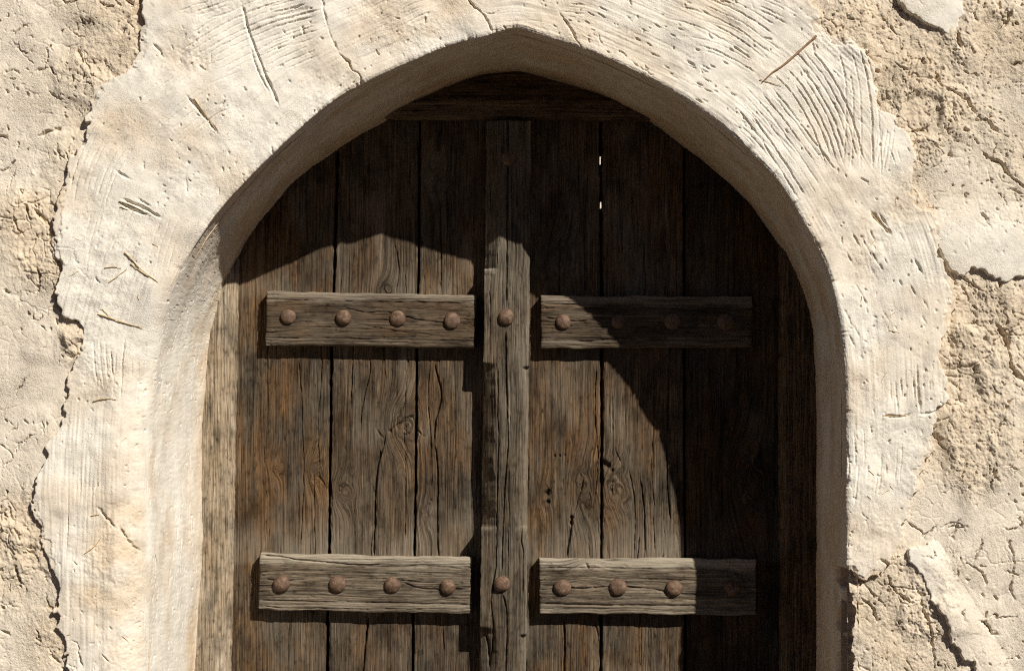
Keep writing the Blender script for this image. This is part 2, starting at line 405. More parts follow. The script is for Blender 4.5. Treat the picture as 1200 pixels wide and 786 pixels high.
# right side
comb([(1064, 424), (1066, 455), (1068, 486)], 8, 6.4, 1.35, 1.6, .25, 0, 34)
comb([(1016, 500), (1017, 545), (1010, 600)], 9, 6.0, .95, 1.0, .45, -.2, 60)
comb([(1045, 500), (1043, 540), (1040, 575)], 5, 6, .9, .9, .5, 0, 50)
comb([(1005, 600), (1002, 640)], 5, 6, .7, .6, .6, 0, 20)

# gouges where straw came away
for p, wd, dp in [([(283, 3), (292, 40), (306, 75), (327, 124)], 1.5, 2.2), ([(294, 55), (300, 78), (316, 110)], 1.1, 1.6),
                  ([(218, 112), (232, 128), (257, 158)], 1.6, 2.0), ([(225, 120), (240, 136)], 1.8, 1.8), ([(134, 198), (145, 206), (156, 212)], 1.6, 2.2),
                  ([(142, 233), (165, 242), (190, 256)], 2.0, 2.2), ([(140, 238), (160, 248), (176, 252)], 1.5, 1.8), ([(160, 232), (178, 243)], 1.2, 1.5),
                  ([(1020, 247), (1032, 262), (1046, 276)], 2.2, 2.4), ([(1030, 250), (1042, 268)], 1.5, 1.8),
                  ([(217, 205), (220, 230)], 1.0, 1.2), ([(1034, 487), (1052, 488), (1068, 485)], 1.6, 2.4), ([(1076, 485), (1092, 484), (1110, 477)], 1.7, 2.6),
                  ([(952, 48), (954, 64)], 1.1, 1.6)]:
    GRV.line(p, wd, dp, .4, patchy=.2)
# cracks through the plaster
for p, wd, dp in [([(546, -4), (556, 8), (566, 16), (572, 26), (577, 41)], 1.3, 6), ([(566, 16), (578, 17), (589, 10)], .8, 3),
                  ([(378, -4), (381, 24), (386, 40), (397, 62)], .9, 4), ([(398, 62), (407, 72), (413, 82), (422, 90), (425, 116)], 1.1, 5),
                  ([(655, 15), (668, 34), (676, 48), (681, 56)], 1.5, 5), ([(178, 50), (186, 58), (193, 69)], 1.1, 4),
                  ([(60, 290), (84, 292), (90, 312), (108, 331)], .6, 2), ([(113, 592), (126, 608), (134, 618)], 1.4, 4), ([(138, 616), (146, 630), (162, 648)], 1.4, 5),
                  ([(185, 520), (181, 548), (182, 570), (186, 598)], .8, 3), ([(164, 756), (170, 768), (180, 768), (186, 760), (190, 772), (184, 784)], 1.5, 4),
                  ([(80, 752), (90, 753), (92, 770), (97, 782)], 1.2, 4), ([(118, 562), (112, 572), (107, 580)], .8, 2.5),
                  ([(1030, 655), (1040, 660), (1050, 664)], 2.0, 6), ([(985, 700), (983, 720), (982, 750), (983, 786)], 1.0, 4),
                  ([(1074, 216), (1090, 220), (1104, 218)], .9, 3), ([(1000, 655), (1004, 640)], .8, 3),
                  ([(740, 70), (755, 82), (768, 90)], 1.2, 3), ([(700, 40), (708, 55)], .9, 3), ([(724, 58), (733, 64)], 1, 2.5)]:
    CRK.line(p, wd, dp, .9, patchy=.1)
RR = np.random.RandomState(21)
# pits in the plaster, mostly slanting, a few round
n = 2900
px_, py_ = RR.uniform(-20, 1220, n), RR.uniform(-20, 800, n)
dens = fbm(px_ / 70, py_ / 70, 3, 300)
for x, y, dn in zip(px_, py_, dens):
    if dn < RR.uniform(-.35, .35): continue
    L = RR.choice([1.2, 2.5, 5, 8], p=[.6, .27, .09, .04]) * RR.uniform(.6, 1.4)
    ang = math.radians(RR.normal(58 if x > 500 else 75, 30))
    PIT.line([(x, y), (x + L * math.cos(ang) * .5, y + L * math.sin(ang) * .5 + .3), (x + L * math.cos(ang), y + L * math.sin(ang) + .1)],
             RR.uniform(.45, 1.05), RR.uniform(.6, 2.2), .3, ends=False)
for k in range(24):                                   # slanting tears right of the arch
    x, y = RR.uniform(985, 1085), RR.uniform(255, 400); L = RR.uniform(6, 24)
    PIT.line([(x, y), (x + L * .32, y + L * .55), (x + L * .55, y + L)], RR.uniform(.6, 1.2), RR.uniform(1.2, 2.6), .5, patchy=.3)
for k in range(60):                                   # crown of the arch
    x, y = RR.uniform(620, 860), RR.uniform(0, 120); L = RR.uniform(4, 14)
    PIT.line([(x, y), (x + L, y + L * .5)], RR.uniform(.6, 1.1), RR.uniform(1, 2.2), .5)
for k in range(34):                                   # the line of pits beside the left arris
    y = RR.uniform(330, 780); x = 193 + RR.normal(0, 3); L = RR.uniform(2, 9)
    PIT.line([(x, y), (x + RR.normal(0, 1), y + L)], RR.uniform(.8, 1.6), RR.uniform(1.5, 3), .4)
# the bare mud: pits, hollows and cracks
n = 29000
px_, py_ = RR.uniform(-60, 1260, n), RR.uniform(-60, 840, n)
dens = fbm(px_ / 60, py_ / 60, 3, 320)
for x, y, dn in zip(px_, py_, dens):
    if 175 < x < 930 or dn < RR.uniform(-.35, .6): continue
    L = RR.choice([1.5, 3, 6, 10], p=[.5, .33, .13, .04]) * RR.uniform(.6, 1.4)
    ang = math.radians(RR.normal(62, 34))
    ERT.line([(x, y), (x + L * math.cos(ang) * .5 + RR.normal(0, .6), y + L * math.sin(ang) * .5 + .2), (x + L * math.cos(ang), y + L * math.sin(ang) + .1)],
             RR.uniform(.38, .95) * RR.choice([1, 1.7], p=[.95, .05]), RR.uniform(.7, 3.0), .9, ends=True)
for p, wd, dp in [([(1095, 80), (1099, 98), (1106, 104)], 2.4, 7), ([(1106, 104), (1130, 116), (1143, 132), (1146, 140)], 1.6, 6), ([(1146, 140), (1158, 142), (1170, 156)], 2.2, 7),
                  ([(1120, 34), (1122, 48), (1127, 62)], 2.2, 7), ([(1135, 55), (1142, 66)], 1.5, 5), ([(1150, 178), (1160, 186), (1172, 192), (1182, 205), (1202, 222)], 1.8, 6),
                  ([(1168, 380), (1178, 398), (1181, 420), (1184, 432), (1203, 448)], 2.6, 9), ([(1176, 482), (1181, 472), (1186, 468)], 2.6, 8),
                  ([(1183, 634), (1187, 662), (1183, 690), (1190, 702)], 1.2, 5), ([(1110, 310), (1140, 335), (1160, 345)], 1.0, 4), ([(1100, 620), (1120, 612), (1133, 628)], 1.3, 4),
                  ([(1066, 480), (1085, 500), (1110, 530)], .8, 2.5), ([(1165, 540), (1163, 556), (1172, 564)], 1.8, 5), ([(1132, 536), (1128, 556), (1122, 566)], 1.4, 5),
                  ([(1060, 610), (1080, 622), (1083, 632)], 2.2, 6), ([(1000, 660), (1018, 690), (1032, 705), (1042, 704)], 1.2, 4), ([(1040, 672), (1044, 686), (1058, 700), (1070, 706)], 1.8, 7),
                  ([(1010, 700), (1022, 712), (1026, 730)], 1.4, 5), ([(1076, 700), (1084, 722), (1090, 745), (1096, 790)], 1.4, 5),
                  ([(90, 52), (94, 66), (100, 76)], 2.0, 7), ([(22, 34), (36, 30)], 1.2, 5), ([(40, 84), (58, 80)], 1.2, 5), ([(78, 84), (84, 80)], 1.8, 6),
                  ([(0, 88), (14, 82), (26, 88)], .9, 3), ([(14, 44), (24, 60), (40, 78)], .8, 3), ([(115, -4), (118, 4), (130, 8), (138, 4)], 2.2, 8), ([(146, 0), (158, 6)], 2.6, 8), ([(70, 0), (80, 3), (96, 0)], 1.8, 6),
                  ([(94, 20), (100, 30)], 1.5, 5), ([(0, 590), (10, 586), (20, 600)], 1.2, 4), ([(8, 588), (14, 604), (22, 612)], 1.2, 4), ([(18, 660), (22, 676), (32, 688)], 2.0, 6),
                  ([(28, 642), (40, 650), (50, 654)], 1.6, 6), ([(54, 696), (58, 710), (66, 718)], 1.8, 6), ([(44, 736), (46, 748)], 2.0, 6), ([(56, 756), (64, 770), (72, 778)], 1.2, 4), ([(0, 736), (14, 744)], 1.2, 4),
                  ([(40, 245), (52, 258), (64, 270), (72, 300), (74, 316)], 3.0, 9), ([(64, 330), (66, 352), (78, 366), (92, 376), (98, 384)], 2.6, 8),
                  ([(60, 262), (58, 280)], 2.2, 6), ([(20, 275), (26, 272)], 1.8, 5), ([(30, 240), (36, 258)], 2.4, 8), ([(52, 492), (50, 510)], 1.0, 3)]:
    ECR.line(p, wd, dp, 1.0, patchy=.15)

RC = np.random.RandomState(91)
for k in range(95):                                    # drying cracks in the bare mud
    x = RC.uniform(1065, 1215) if k % 5 > 1 else RC.uniform(-10, 95); y = RC.uniform(-10, 800)
    a = math.radians(RC.choice([60, 15, 100, 140], p=[.5, .2, .18, .12]) + RC.normal(0, 18)); pts = [(x, y)]
    for q in range(RC.randint(2, 6)):
        a += RC.normal(0, .55); l = RC.uniform(4, 11); x += l * math.cos(a); y += l * math.sin(a); pts.append((x, y))
    wd = RC.choice([.7, 1.1, 1.9], p=[.5, .35, .15])
    ECR.line(pts, wd, RC.uniform(3, 6) + wd * 1.5, 1.1, rs=RC, patchy=.15)
    if RC.uniform() < .4: ECR.line([pts[1], (pts[1][0] + RC.normal(0, 7), pts[1][1] + RC.normal(0, 7))], wd * .7, 4, .9, rs=RC, patchy=.2)
for k in range(260):                                   # small sharp-edged hollows where crumbs fell out
    x = RC.uniform(1000, 1215) if k % 5 > 1 else RC.uniform(-10, 160); y = RC.uniform(-10, 800); l = RC.uniform(1, 5); a = RC.uniform(.5, 1.9)
    ECR.line([(x, y), (x + l * math.cos(a), y + l * math.sin(a))], RC.uniform(.7, 1.7), RC.uniform(2.5, 6), 1.0, rs=RC, ends=False)
EXTRA_ROUGH = [(130, 35, 60), (45, 250, 40), (50, 300, 35), (95, 395, 25), (1000, 40, 30), (1060, 60, 50), (1050, 180, 45), (1080, 130, 40), (1150, 390, 60),
               (1130, 470, 50), (1040, 740, 50), (25, 620, 40), (70, 740, 30), (1180, 60, 40), (1140, 560, 40)]
SMOOTH_AT = [(20, 35, 40, 50), (35, 430, 34, 80), (10, 170, 30, 50), (20, 150, 30, 40), (1090, 600, 40, 40), (1100, 250, 30, 60), (1180, 620, 50, 70), (15, 525, 30, 30), (1160, 730, 40, 60)]
def earth_height(U, V):
    """relief of the bare mud in millimetres, and how raw it is (0 trowelled, 1 raw)"""
    R = .45 + .55 * fbm(U / 110, V / 110, 3, 40)
    for x, y, r in EXTRA_ROUGH: R = R + .8 * np.exp(-((U - x) ** 2 + (V - y) ** 2) / r ** 2)
    for x, y, a, b in SMOOTH_AT: R = R - 1.1 * np.exp(-((U - x) / a) ** 2 - ((V - y) / b) ** 2)
    R = np.clip(R, .06, 1)
    h = 4.5 * fbm(U / 190, V / 190, 2, 50)
    wx = U + 5 * fbm(U / 22, V / 22, 2, 61); wy = V + 5 * fbm(U / 22, V / 22, 2, 66)
    h = h + R * 3.4 * fbm(wx / 42, wy / 42, 3, 70)
    d1, d2 = worley(wx / 15, wy / 19, 5)
    lump = np.sqrt(np.clip(1 - d1 * d1 * 1.1, 0, 1)) - .6
    h = h + R ** 1.5 * 2.1 * lump * (0.5 + .5 * vnoise(U / 33, V / 33, 77))
    edge = np.exp(-((d2 - d1) / .07) ** 2) * sstep(.05, .5, vnoise(U / 26, V / 26, 81))
    h = h - (.25 + R) * 2.6 * edge
    d1, d2 = worley(wx / 36 + .25 * fbm(U / 9, V / 9, 2, 83), wy / 44, 15)
    h = h - (.45 + .7 * R) * 3.2 * np.exp(-((d2 - d1) / .034) ** 2) * sstep(.0, .4, fbm(U / 50, V / 50, 2, 86))
    d1, d2 = worley(wx / 5.2, wy / 6.5, 6)
    h = h + R * 1.1 * (np.sqrt(np.clip(1 - d1 * d1, 0, 1)) - .6)
    h = h + (.22 + R) * (.95 * fbm(U / 6.5, V / 7.5, 2, 84) + .85 * fbm(U / 2.6, V / 3.0, 2, 88))
    # flaking layers: small ragged ledges where one skin of mud ends on another
    q = fbm(wx / 46, wy / 60, 5, 400, .58); lm = sstep(-.35, .35, vnoise(U / 45, V / 45, 408)) * (.35 + .9 * R)
    for th in (-.34, -.2, -.08, .04, .16, .29): h = h + 1.15 * lm * sstep(th - .014, th + .014, q)
    q = fbm(wx / 19, wy / 24, 4, 420, .6)
    for th in (-.25, -.05, .15, .32): h = h + .7 * lm * R * sstep(th - .03, th + .03, q)
    ju = U + 1.5 * fbm(U / 3.2, V / 3.2, 2, 430); jv = V + 1.5 * fbm(U / 3.2, V / 3.2, 2, 433)
    h = h - ERT.sample(ju, jv) * (.35 + 1.0 * R) * 1.6 - ECR.sample(ju, jv) * 1.4
    return h, R

ERODED = [(140, 608, 22, 34), (118, 700, 34, 36), (150, 762, 34, 26), (128, 640, 20, 22), (1088, 555, 16, 40), (1062, 245, 30, 22), (1012, 300, 22, 40), (215, 70, 30, 16), (480, 40, 40, 14)]
def eroded(U, V):
    e = 0
    for x, y, a, b in ERODED: e = e + np.exp(-((U - x) / a) ** 2 - ((V - y) / b) ** 2)
    return np.clip(e * (1 + .9 * fbm(U / 18, V / 18, 3, 490)), 0, 1)
def plaster_height(U, V, S, A):
    """relief of the lime plaster in millimetres; S, A run along and across the arch (pixels)"""
    h = 3.0 * fbm(U / 150, V / 150, 2, 110) + .9 * fbm(U / 42, V / 42, 2, 114)
    tro = sstep(-.5, .5, fbm(U / 90, V / 90, 2, 118))
    h = h + tro * (.95 * fbm(S / 70, A / 6.5, 3, 120) + .70 * fbm(S / 60, A / 2.4, 2, 125))
    rough = np.clip(.25 + .9 * fbm(U / 55, V / 55, 3, 130) + eroded(U, V), 0, 1); h = h - 1.2 * eroded(U, V)
    h = h + (.2 + .8 * rough) * (.8 * fbm(U / 8, V / 8, 2, 134) + .7 * fbm(U / 2.8, V / 2.8, 2, 138))
    q = fbm(U / 50, V / 60, 5, 440, .58); lm = sstep(0, .45, vnoise(U / 60, V / 60, 446)) * rough
    for th in (-.2, 0, .2): h = h + .9 * lm * sstep(th - .015, th + .015, q)
    U0, V0 = U, V; U = U + .55 * fbm(U / 2.6, V / 2.6, 2, 450); V = V + .55 * fbm(U0 / 2.6, V0 / 2.6, 2, 453)
    gv = GRV.sample(U, V)
    ridge = .5 * (GRV.sample(U + 1.8, V) + GRV.sample(U - 1.8, V) + GRV.sample(U, V + 1.8) + GRV.sample(U, V - 1.8)) * .25
    h = h - gv * 2.5 + np.clip(ridge - gv * .5, 0, 1) * 1.2
    h = h - PIT.sample(U, V) * 2.0 - CRK.sample(U, V) * 1.3
    return h, rough

# ------------------------------------------------------------------ the wall: bare mud
wall = None
core = np.arange(-60, 1262, .8)
X0, _ = at(core, np.full(core.shape, 393.0), YE); 
vc = np.arange(-70, 850, .8); _, Z0 = at(np.full(vc.shape, 600.0), vc, YE)
Xs = np.r_[np.linspace(-2.9, X0[0], 60, endpoint=False), X0, np.linspace(X0[-1], 2.9, 61)[1:]]
Zs = np.r_[np.linspace(3.3, Z0[0], 50, endpoint=False), Z0, np.linspace(Z0[-1], -.02, 51)[1:]]
XX, ZZ = np.meshgrid(Xs, Zs)
U, V = project(XX, YE, ZZ)
near = (U > 190) & (U < 1000) & (V > 20)
dop = poly_sd(U[::4, ::4], V[::4, ::4], OPEN)
def up4(a, shp):
    r = np.linspace(0, a.shape[0] - 1, shp[0]); 
    ri = np.minimum((np.arange(shp[0]) // 4), a.shape[0] - 1); ci = np.minimum(np.arange(shp[1]) // 4, a.shape[1] - 1)
    r1 = np.minimum(ri + 1, a.shape[0] - 1); c1 = np.minimum(ci + 1, a.shape[1] - 1)
    fr = ((np.arange(shp[0]) % 4) / 4)[:, None]; fc = ((np.arange(shp[1]) % 4) / 4)[None]
    return (a[ri][:, ci] * (1 - fc) + a[ri][:, c1] * fc) * (1 - fr) + (a[r1][:, ci] * (1 - fc) + a[r1][:, c1] * fc) * fr
dop = up4(dop, U.shape)
drg = up4(poly_sd(U[::4, ::4], V[::4, ::4], RING), U.shape)
H, R = earth_height(U, V)
keep = (dop < -2.5 - np.where(V > 672, 3 + 9 * fbm(V / 14, U / 40, 4, 486), 0).clip(0)) & (drg < 22)
H = H - np.where(V > 670, 3, 9) * np.exp(-np.clip(-dop - 2.5, 0, None) / 4.0)
# the broken hollow by the lower right corner of the plaster
hol = np.exp(-((U - 1004) / 13) ** 2 - ((V - 678) / 9) ** 2); H = H - 16 * hol
H = H - 9 * np.exp(-np.clip(drg + 3, 0, None) / 9) * (drg > -3) * 0 
# the mud stands a little lower along the broken plaster edge
YY = YE - H * .001
YY = YY * 1.0
co = np.stack([XX, YY, ZZ], -1)
# the wall's own thickness: return the outer rim to the back
rim = np.zeros(U.shape, bool); rim[0] = rim[:, 0] = rim[:, -1] = True
co[..., 1][rim] = .32
wear_tint = np.clip(R * .9 + .35 * fbm(U / 40, V / 40, 3, 150), 0, 1)
wall = link('mud_wall', mesh_data('mud_wall', co.reshape(-1, 3), grid_faces(*U.shape, keep=keep), M_EARTH, {'wear_tint': wear_tint}))
tag(wall, 'cracked tan mud wall with a pointed round arch opening, pale lime plaster banding the arch', 'wall')

# ------------------------------------------------------------------ the plaster band round the arch, turning into the reveal
W_left = sstep(-.15, -.45, fb[:, 0]) ; rad = .006 + .042 * W_left * sstep(1.86, 1.60, fb[:, 1])
tb = np.linspace(0, 1, 150)                       # back to front along the reveal
ph = np.linspace(0, math.pi / 2, 60)[1:]
aa = np.r_[np.arange(.0011, .34, .00112)]
D0 = .335
A = np.concatenate([np.zeros((ns, len(tb))), rad[:, None] * (1 - np.cos(ph))[None], rad[:, None] + aa[None]], 1)
Bd = np.concatenate([D0 - (D0 - rad)[:, None] * tb[None], rad[:, None] * (1 - np.sin(ph))[None], np.zeros((ns, len(aa)))], 1)
nt_ = A.shape[1]
wf = np.concatenate([np.zeros(len(tb)), np.sin(ph), np.ones(len(aa))])[None] * np.ones((ns, 1))     # 1 on the face, 0 in the reveal
k = Bd / (YB - YF)
X = fb[:, :1] * (1 - k) + fb[:, 2:3] * k + nx[:, None] * A
Z = fb[:, 1:2] * (1 - k) + fb[:, 3:4] * k + nz[:, None] * A
Y = YF + Bd
Uf, Vf = project(X, YF, Z)
S = (arc / .00135)[:, None] * np.ones_like(A); Aq = (A - Bd) / .00135
Hf, rough = plaster_height(Uf, Vf, S, Aq)
# inside the reveal the drawn relief does not apply: smooth trowelling along the depth
Hr = 4.0 * fbm(S / 110, Aq / 60, 2, 160) + .9 * fbm(S / 35, Aq / 20, 2, 163) + .35 * fbm(S / 3.5, Aq / 14, 3, 166) + .25 * fbm(S / 3, Aq / 3, 2, 170)
pn = fbm(S / 2.6, Aq / 9, 2, 174); Hr = Hr - 1.3 * sstep(.62, .85, pn) + 1.8 * fbm(S / 30, Aq / 20, 3, 172) * sstep(.215, .268, Bd) - 1.8 * sstep(.42, .62, fbm(S / 15, Aq / 2.4, 3, 176)) * sstep(-.2, .3, vnoise(S / 60, Aq / 40, 178))
wmix = sstep(.05, .75, wf)
H = Hf * wmix + Hr * (1 - wmix)
# chipped arris along the crown and right side
chip = sstep(.1, .6, fbm(S / 9, Aq * 0 + .5, 3, 180)) * np.exp(-(np.abs(Aq) / 6) ** 2) * (1 - .7 * W_left[:, None])
H = H - 3.6 * chip - .8 * np.abs(fbm(S / 4, Aq / 4, 2, 184)) * np.exp(-(Aq / 4) ** 2)
# where the plaster ends
sd = poly_sd(Uf, Vf, RING)
sd = sd + 4.2 * fbm(Uf / 14, Vf / 14, 4, 190) + 1.6 * fbm(Uf / 3.5, Vf / 3.5, 2, 195)
wk = worley(Uf / 15 + .5 * fbm(Uf / 9, Vf / 9, 2, 192), Vf / 15, 12); sd = sd + 7 * (wk[0] - .45)
front = sstep(.012, -.012, Bd - .055 - .05 * fbm(S / 26, Aq * 0, 4, 197))
gone = sstep(.8, -.8, sd)
lowR = (fb[:, 0] > 0)[:, None]
gone = np.where(lowR & (Bd > .004), gone * front, np.where(Bd > .004, 0, gone))
thin = 2.7 + 5.0 * fbm(Uf / 48, Vf / 48, 3, 199) - 3.2 * sstep(1000, 1060, Uf) * sstep(690, 560, Vf)                        # the coat is uneven in thickness
bev = np.exp(-np.clip(sd, 0, None) / 1.3); lay = sstep(.6, -.6, sd - 7 - 9 * fbm(Uf / 11, Vf / 11, 4, 206)) * sstep(-.1, .3, vnoise(Uf / 50, Vf / 50, 207))
feather = sstep(700, 786, Vf) * (Uf < 300)
thin = np.maximum(thin, -.6)
H = H + (thin - 1.3 * bev - 2.0 * lay) * wmix * (1 - gone) * (1 - .6 * feather) - gone * (12 + 9 * lowR + 3.5 * fbm(S / 8, Aq / 8, 3, 203))
Nx, Nz, Ny = -nx[:, None] * (1 - wf), -nz[:, None] * (1 - wf), -wf
nl = np.sqrt(Nx ** 2 + Ny ** 2 + Nz ** 2) + 1e-6
co = np.stack([X + Nx / nl * H * .001, Y + Ny / nl * H * .001, Z + Nz / nl * H * .001], -1)
co[..., 2] = np.maximum(co[..., 2], -.01)
keep = ~((sd < -14) & (A > .022)) & ~(lowR & (Vf > 690) & (A > .008) & (Vf < 2500))
co_ring, keep_ring = co, keep
wear_bounce = np.clip(.12 + .38 * eroded(Uf, Vf) + .75 * fbm(Uf / 75, Vf / 75, 4, 210) + .9 * gone + .30 * bev * wmix + .3 * lay * wmix, 0, 1)
wm_ = sstep(.2, .9, wmix); wear_bounce = wear_bounce * wm_ + (1 - wm_) * (np.clip(.48 - .38 * W_left[:, None] * sstep(1.9, 1.7, Z) + .85 * fbm(S / 60, Aq / 30, 4, 214), 0, 1) * .9 + gone)  # reveal: uneven stains over a warm tint painted in for bounced light
back = sstep(.20, .265, Bd + .02 * fbm(S / 30, Aq / 9, 3, 216)); wear_bounce = np.clip(wear_bounce + .45 * back, 0, 1)
ring = link('plaster_surround', mesh_data('plaster_surround', co.reshape(-1, 3), grid_faces(ns, nt_, keep, True), M_PLASTER, {'wear_tint': wear_bounce, 'smoothed': .75 * (1 - wmix)}), wall)
tag(ring, 'pale combed lime plaster band with a ragged outer edge and a deep reveal')

ca = np.array([.0, .02, .06, .15, .4, 1.0, 2.2]); sub = np.r_[0:ns:10, ns - 1]
cx_ = fb[sub, 0][:, None] * .84 + fb[sub, 2][:, None] * .16 + nx[sub][:, None] * ca; cz_ = fb[sub, 1][:, None] * .84 + fb[sub, 3][:, None] * .16 + nz[sub][:, None] * ca
cy_ = np.full(cx_.shape, -.255) + .004 * fbm(cx_ * 60, cz_ * 60, 3, 480)
cz_ = np.clip(cz_, 0, 3.25); cx_ = np.clip(cx_, -2.85, 2.85)
link('mud_core', mesh_data('mud_core', np.stack([cx_, cy_, cz_], -1).reshape(-1, 3), grid_faces(*cx_.shape, None, True), M_EARTH, {'wear_tint': np.ones(cx_.size)}), wall)

# ------------------------------------------------------------------ loose plates of plaster left on the mud
M_PLATE = mud_material('plate_plaster', (.77, .715, .615), (.71, .645, .535), (.685, .60, .48), .7, True)
def plate(poly, thick, seed, label, fade=None, tan_below=None):
    P = np.array(poly, float); x0, y0 = P.min(0) - 6; x1, y1 = P.max(0) + 6
    x0, x1 = max(x0, -60), min(x1, 1255)
    uu, vv = np.meshgrid(np.arange(x0, x1, .95), np.arange(y0, y1, .95))
    XX, ZZ = at(uu, vv, YE)
    sd = poly_sd(uu, vv, poly) + 5 * (worley(uu / 13, vv / 13, seed)[0] - .45) + 2.2 * fbm(uu / 10, vv / 10, 3, seed) + 1.0 * fbm(uu / 3, vv / 3, 2, seed + 4)
    Hm = 2.0 * fbm(uu / 60, vv / 60, 2, seed + 7) + .5 * fbm(uu / 14, vv / 14, 2, seed + 9) + .25 * fbm(uu / 3, vv / 3, 2, seed + 11)
    big = 4.5 * fbm(uu / 190, vv / 190, 2, 50)
    t = thick * np.ones_like(uu)
    if fade is not None:
        (ax, ay), (bx, by) = fade
        q = ((uu - ax) * (bx - ax) + (vv - ay) * (by - ay)) / ((bx - ax) ** 2 + (by - ay) ** 2)
        fq = sstep(.15, .8, q + .25 * fbm(uu / 16, vv / 16, 4, seed + 20)); fz = sstep(.25, .85, q); t = t * (1 - 1.0 * fz) - 2.5 * fz * fz
    g_ = sstep(.9, -.9, sd)
    mk = fq if fade is not None else 0 * uu
    if tan_below: mk = np.maximum(mk, sstep(tan_below - 8, tan_below + 14, vv + 14 * fbm(uu / 14, vv / 14, 3, seed + 24)))
    Hm = Hm * (1 - mk) + (earth_height(uu, vv)[0] - big) * mk
    Hm = Hm + big + t - 1.2 * np.exp(-np.clip(sd, 0, None) / 1.2) - g_ * (thick + 8) - PIT.sample(uu, vv) * .8
    co = np.stack([XX, YE - Hm * .001, ZZ], -1)
    wr = np.clip(.1 + .5 * fbm(uu / 40, vv / 40, 3, seed + 15) + (.9 * fq if fade is not None else 0), 0, 1)
    if tan_below: wr = np.clip(wr + sstep(tan_below - 8, tan_below + 14, vv + 14 * fbm(uu / 14, vv / 14, 3, seed + 24)), 0, 1)
    o = link('plaster_plate', mesh_data('plaster_plate', co.reshape(-1, 3), grid_faces(*uu.shape, sd > -6), M_PLATE, {'wear_tint': wr}), wall)
    tag(o, label); return o
plate([(1052, -60), (1052, 4), (1060, 14), (1080, 25), (1098, 36), (1113, 43), (1122, 34), (1127, 18), (1128, -60)], 9, 400, 'lifted plaster plate at the top edge of the picture')
plate([(1096, 290), (1106, 306), (1114, 320), (1122, 324), (1138, 316), (1152, 317), (1165, 325), (1178, 332), (1190, 325), (1262, 316), (1262, 170), (1180, 165), (1125, 190), (1092, 240)], 9, 420,
      'lifted plaster plate with a shadowed lower edge', ((1150, 320), (1160, 195)))
plate([(1059, 648), (1066, 640), (1082, 637), (1105, 632), (1150, 640), (1185, 700), (1190, 790), (1142, 800), (1138, 776), (1128, 772), (1112, 752), (1107, 725), (1092, 708), (1086, 690), (1072, 668)], 10, 440,
      'lifted plaster flake curling off the mud', ((1080, 695), (1140, 660)), 700)

# straw and twigs bedded in the plaster
_m = (wmix > .2) & keep_ring & (Vf > -20) & (Vf < 820); _m[::2] = False; _m[:, ::2] = False
SURF = (*project(co_ring[..., 0][_m], co_ring[..., 1][_m], co_ring[..., 2][_m]), co_ring[..., 1][_m])
def tube(pts, r, mat, name, parent, label, Y=YF, lift=.0025, taper=.6):
    p = smooth_line(pts, 6); n = len(p); x, z = at(p[:, 0], p[:, 1], Y)
    if mat is M_STRAW: r = r * .75
    k_ = [int(np.argmin((SURF[0] - a) ** 2 + (SURF[1] - b) ** 2)) for a, b in p]
    y = sm(SURF[2][k_], 4) - lift * .4 - r * .6
    c = np.stack([x, y, z], 1); t = np.gradient(c, axis=0); t /= np.linalg.norm(t, axis=1)[:, None]
    b1 = np.cross(t, [0, 1, 0]); b1 /= np.linalg.norm(b1, axis=1)[:, None]; b2 = np.cross(t, b1)
    a = np.linspace(0, 2 * math.pi, 8, endpoint=False); rr = r * (1 - taper * np.linspace(0, 1, n) ** 2) * (1 + .18 * RNG.uniform(-1, 1, n))
    v = c[:, None] + rr[:, None, None] * (np.cos(a)[None, :, None] * b1[:, None] + np.sin(a)[None, :, None] * b2[:, None])
    i = np.arange(n * 8).reshape(n, 8); q = np.stack([i[:-1], np.roll(i[:-1], -1, 1), np.roll(i[1:], -1, 1), i[1:]], -1).reshape(-1, 4)
    o = link(name, mesh_data(name, v.reshape(-1, 3), q, mat), parent); tag(o, label); return o
tube([(956, 43), (935, 62), (918, 77), (905, 86), (893, 97)], .0019, M_TWIG, 'twig', ring, 'long brown twig stuck slanting on the plaster')
for p, r in [([(890, 94), (902, 98), (915, 102)], .0009), ([(115, 368), (130, 373), (148, 379), (167, 384)], .0014), ([(146, 296), (154, 303), (166, 316), (186, 331)], .0013),
             ([(153, 309), (168, 320), (184, 329)], .0009), ([(123, 314), (133, 313), (143, 314)], .0009), ([(128, 331), (138, 324), (149, 315)], .0009), ([(109, 470), (122, 467), (137, 468)], .0011),
             ([(100, 648), (110, 641), (119, 630)], .0011), ([(107, 604), (112, 603), (117, 602)], .0010), ([(140, 236), (152, 240), (165, 246), (178, 252)], .0011), ([(1022, 250), (1032, 262), (1044, 274)], .0012),
             ([(1034, 487), (1050, 488), (1066, 486)], .0010), ([(141, 242), (150, 246), (158, 246)], .0008), ([(228, 116), (242, 136), (256, 157)], .0009), ([(120, 362), (126, 368), (132, 374)], .0007)]:
    tube(p, r, M_STRAW, 'straw', ring, None)
for k in range(22):
    x, y = (RNG.uniform(70, 190), RNG.uniform(120, 760)) if k % 2 else (RNG.uniform(1000, 1060), RNG.uniform(230, 620))
    a = RNG.uniform(0, 3.14); l = RNG.uniform(3, 7)
    tube([(x, y), (x + l * math.cos(a) + RNG.uniform(-1, 1), y + l * math.sin(a)), (x + 2 * l * math.cos(a), y + 2 * l * math.sin(a))], RNG.uniform(.0005, .0008), M_STRAW, 'straw', ring, None, lift=.0004)

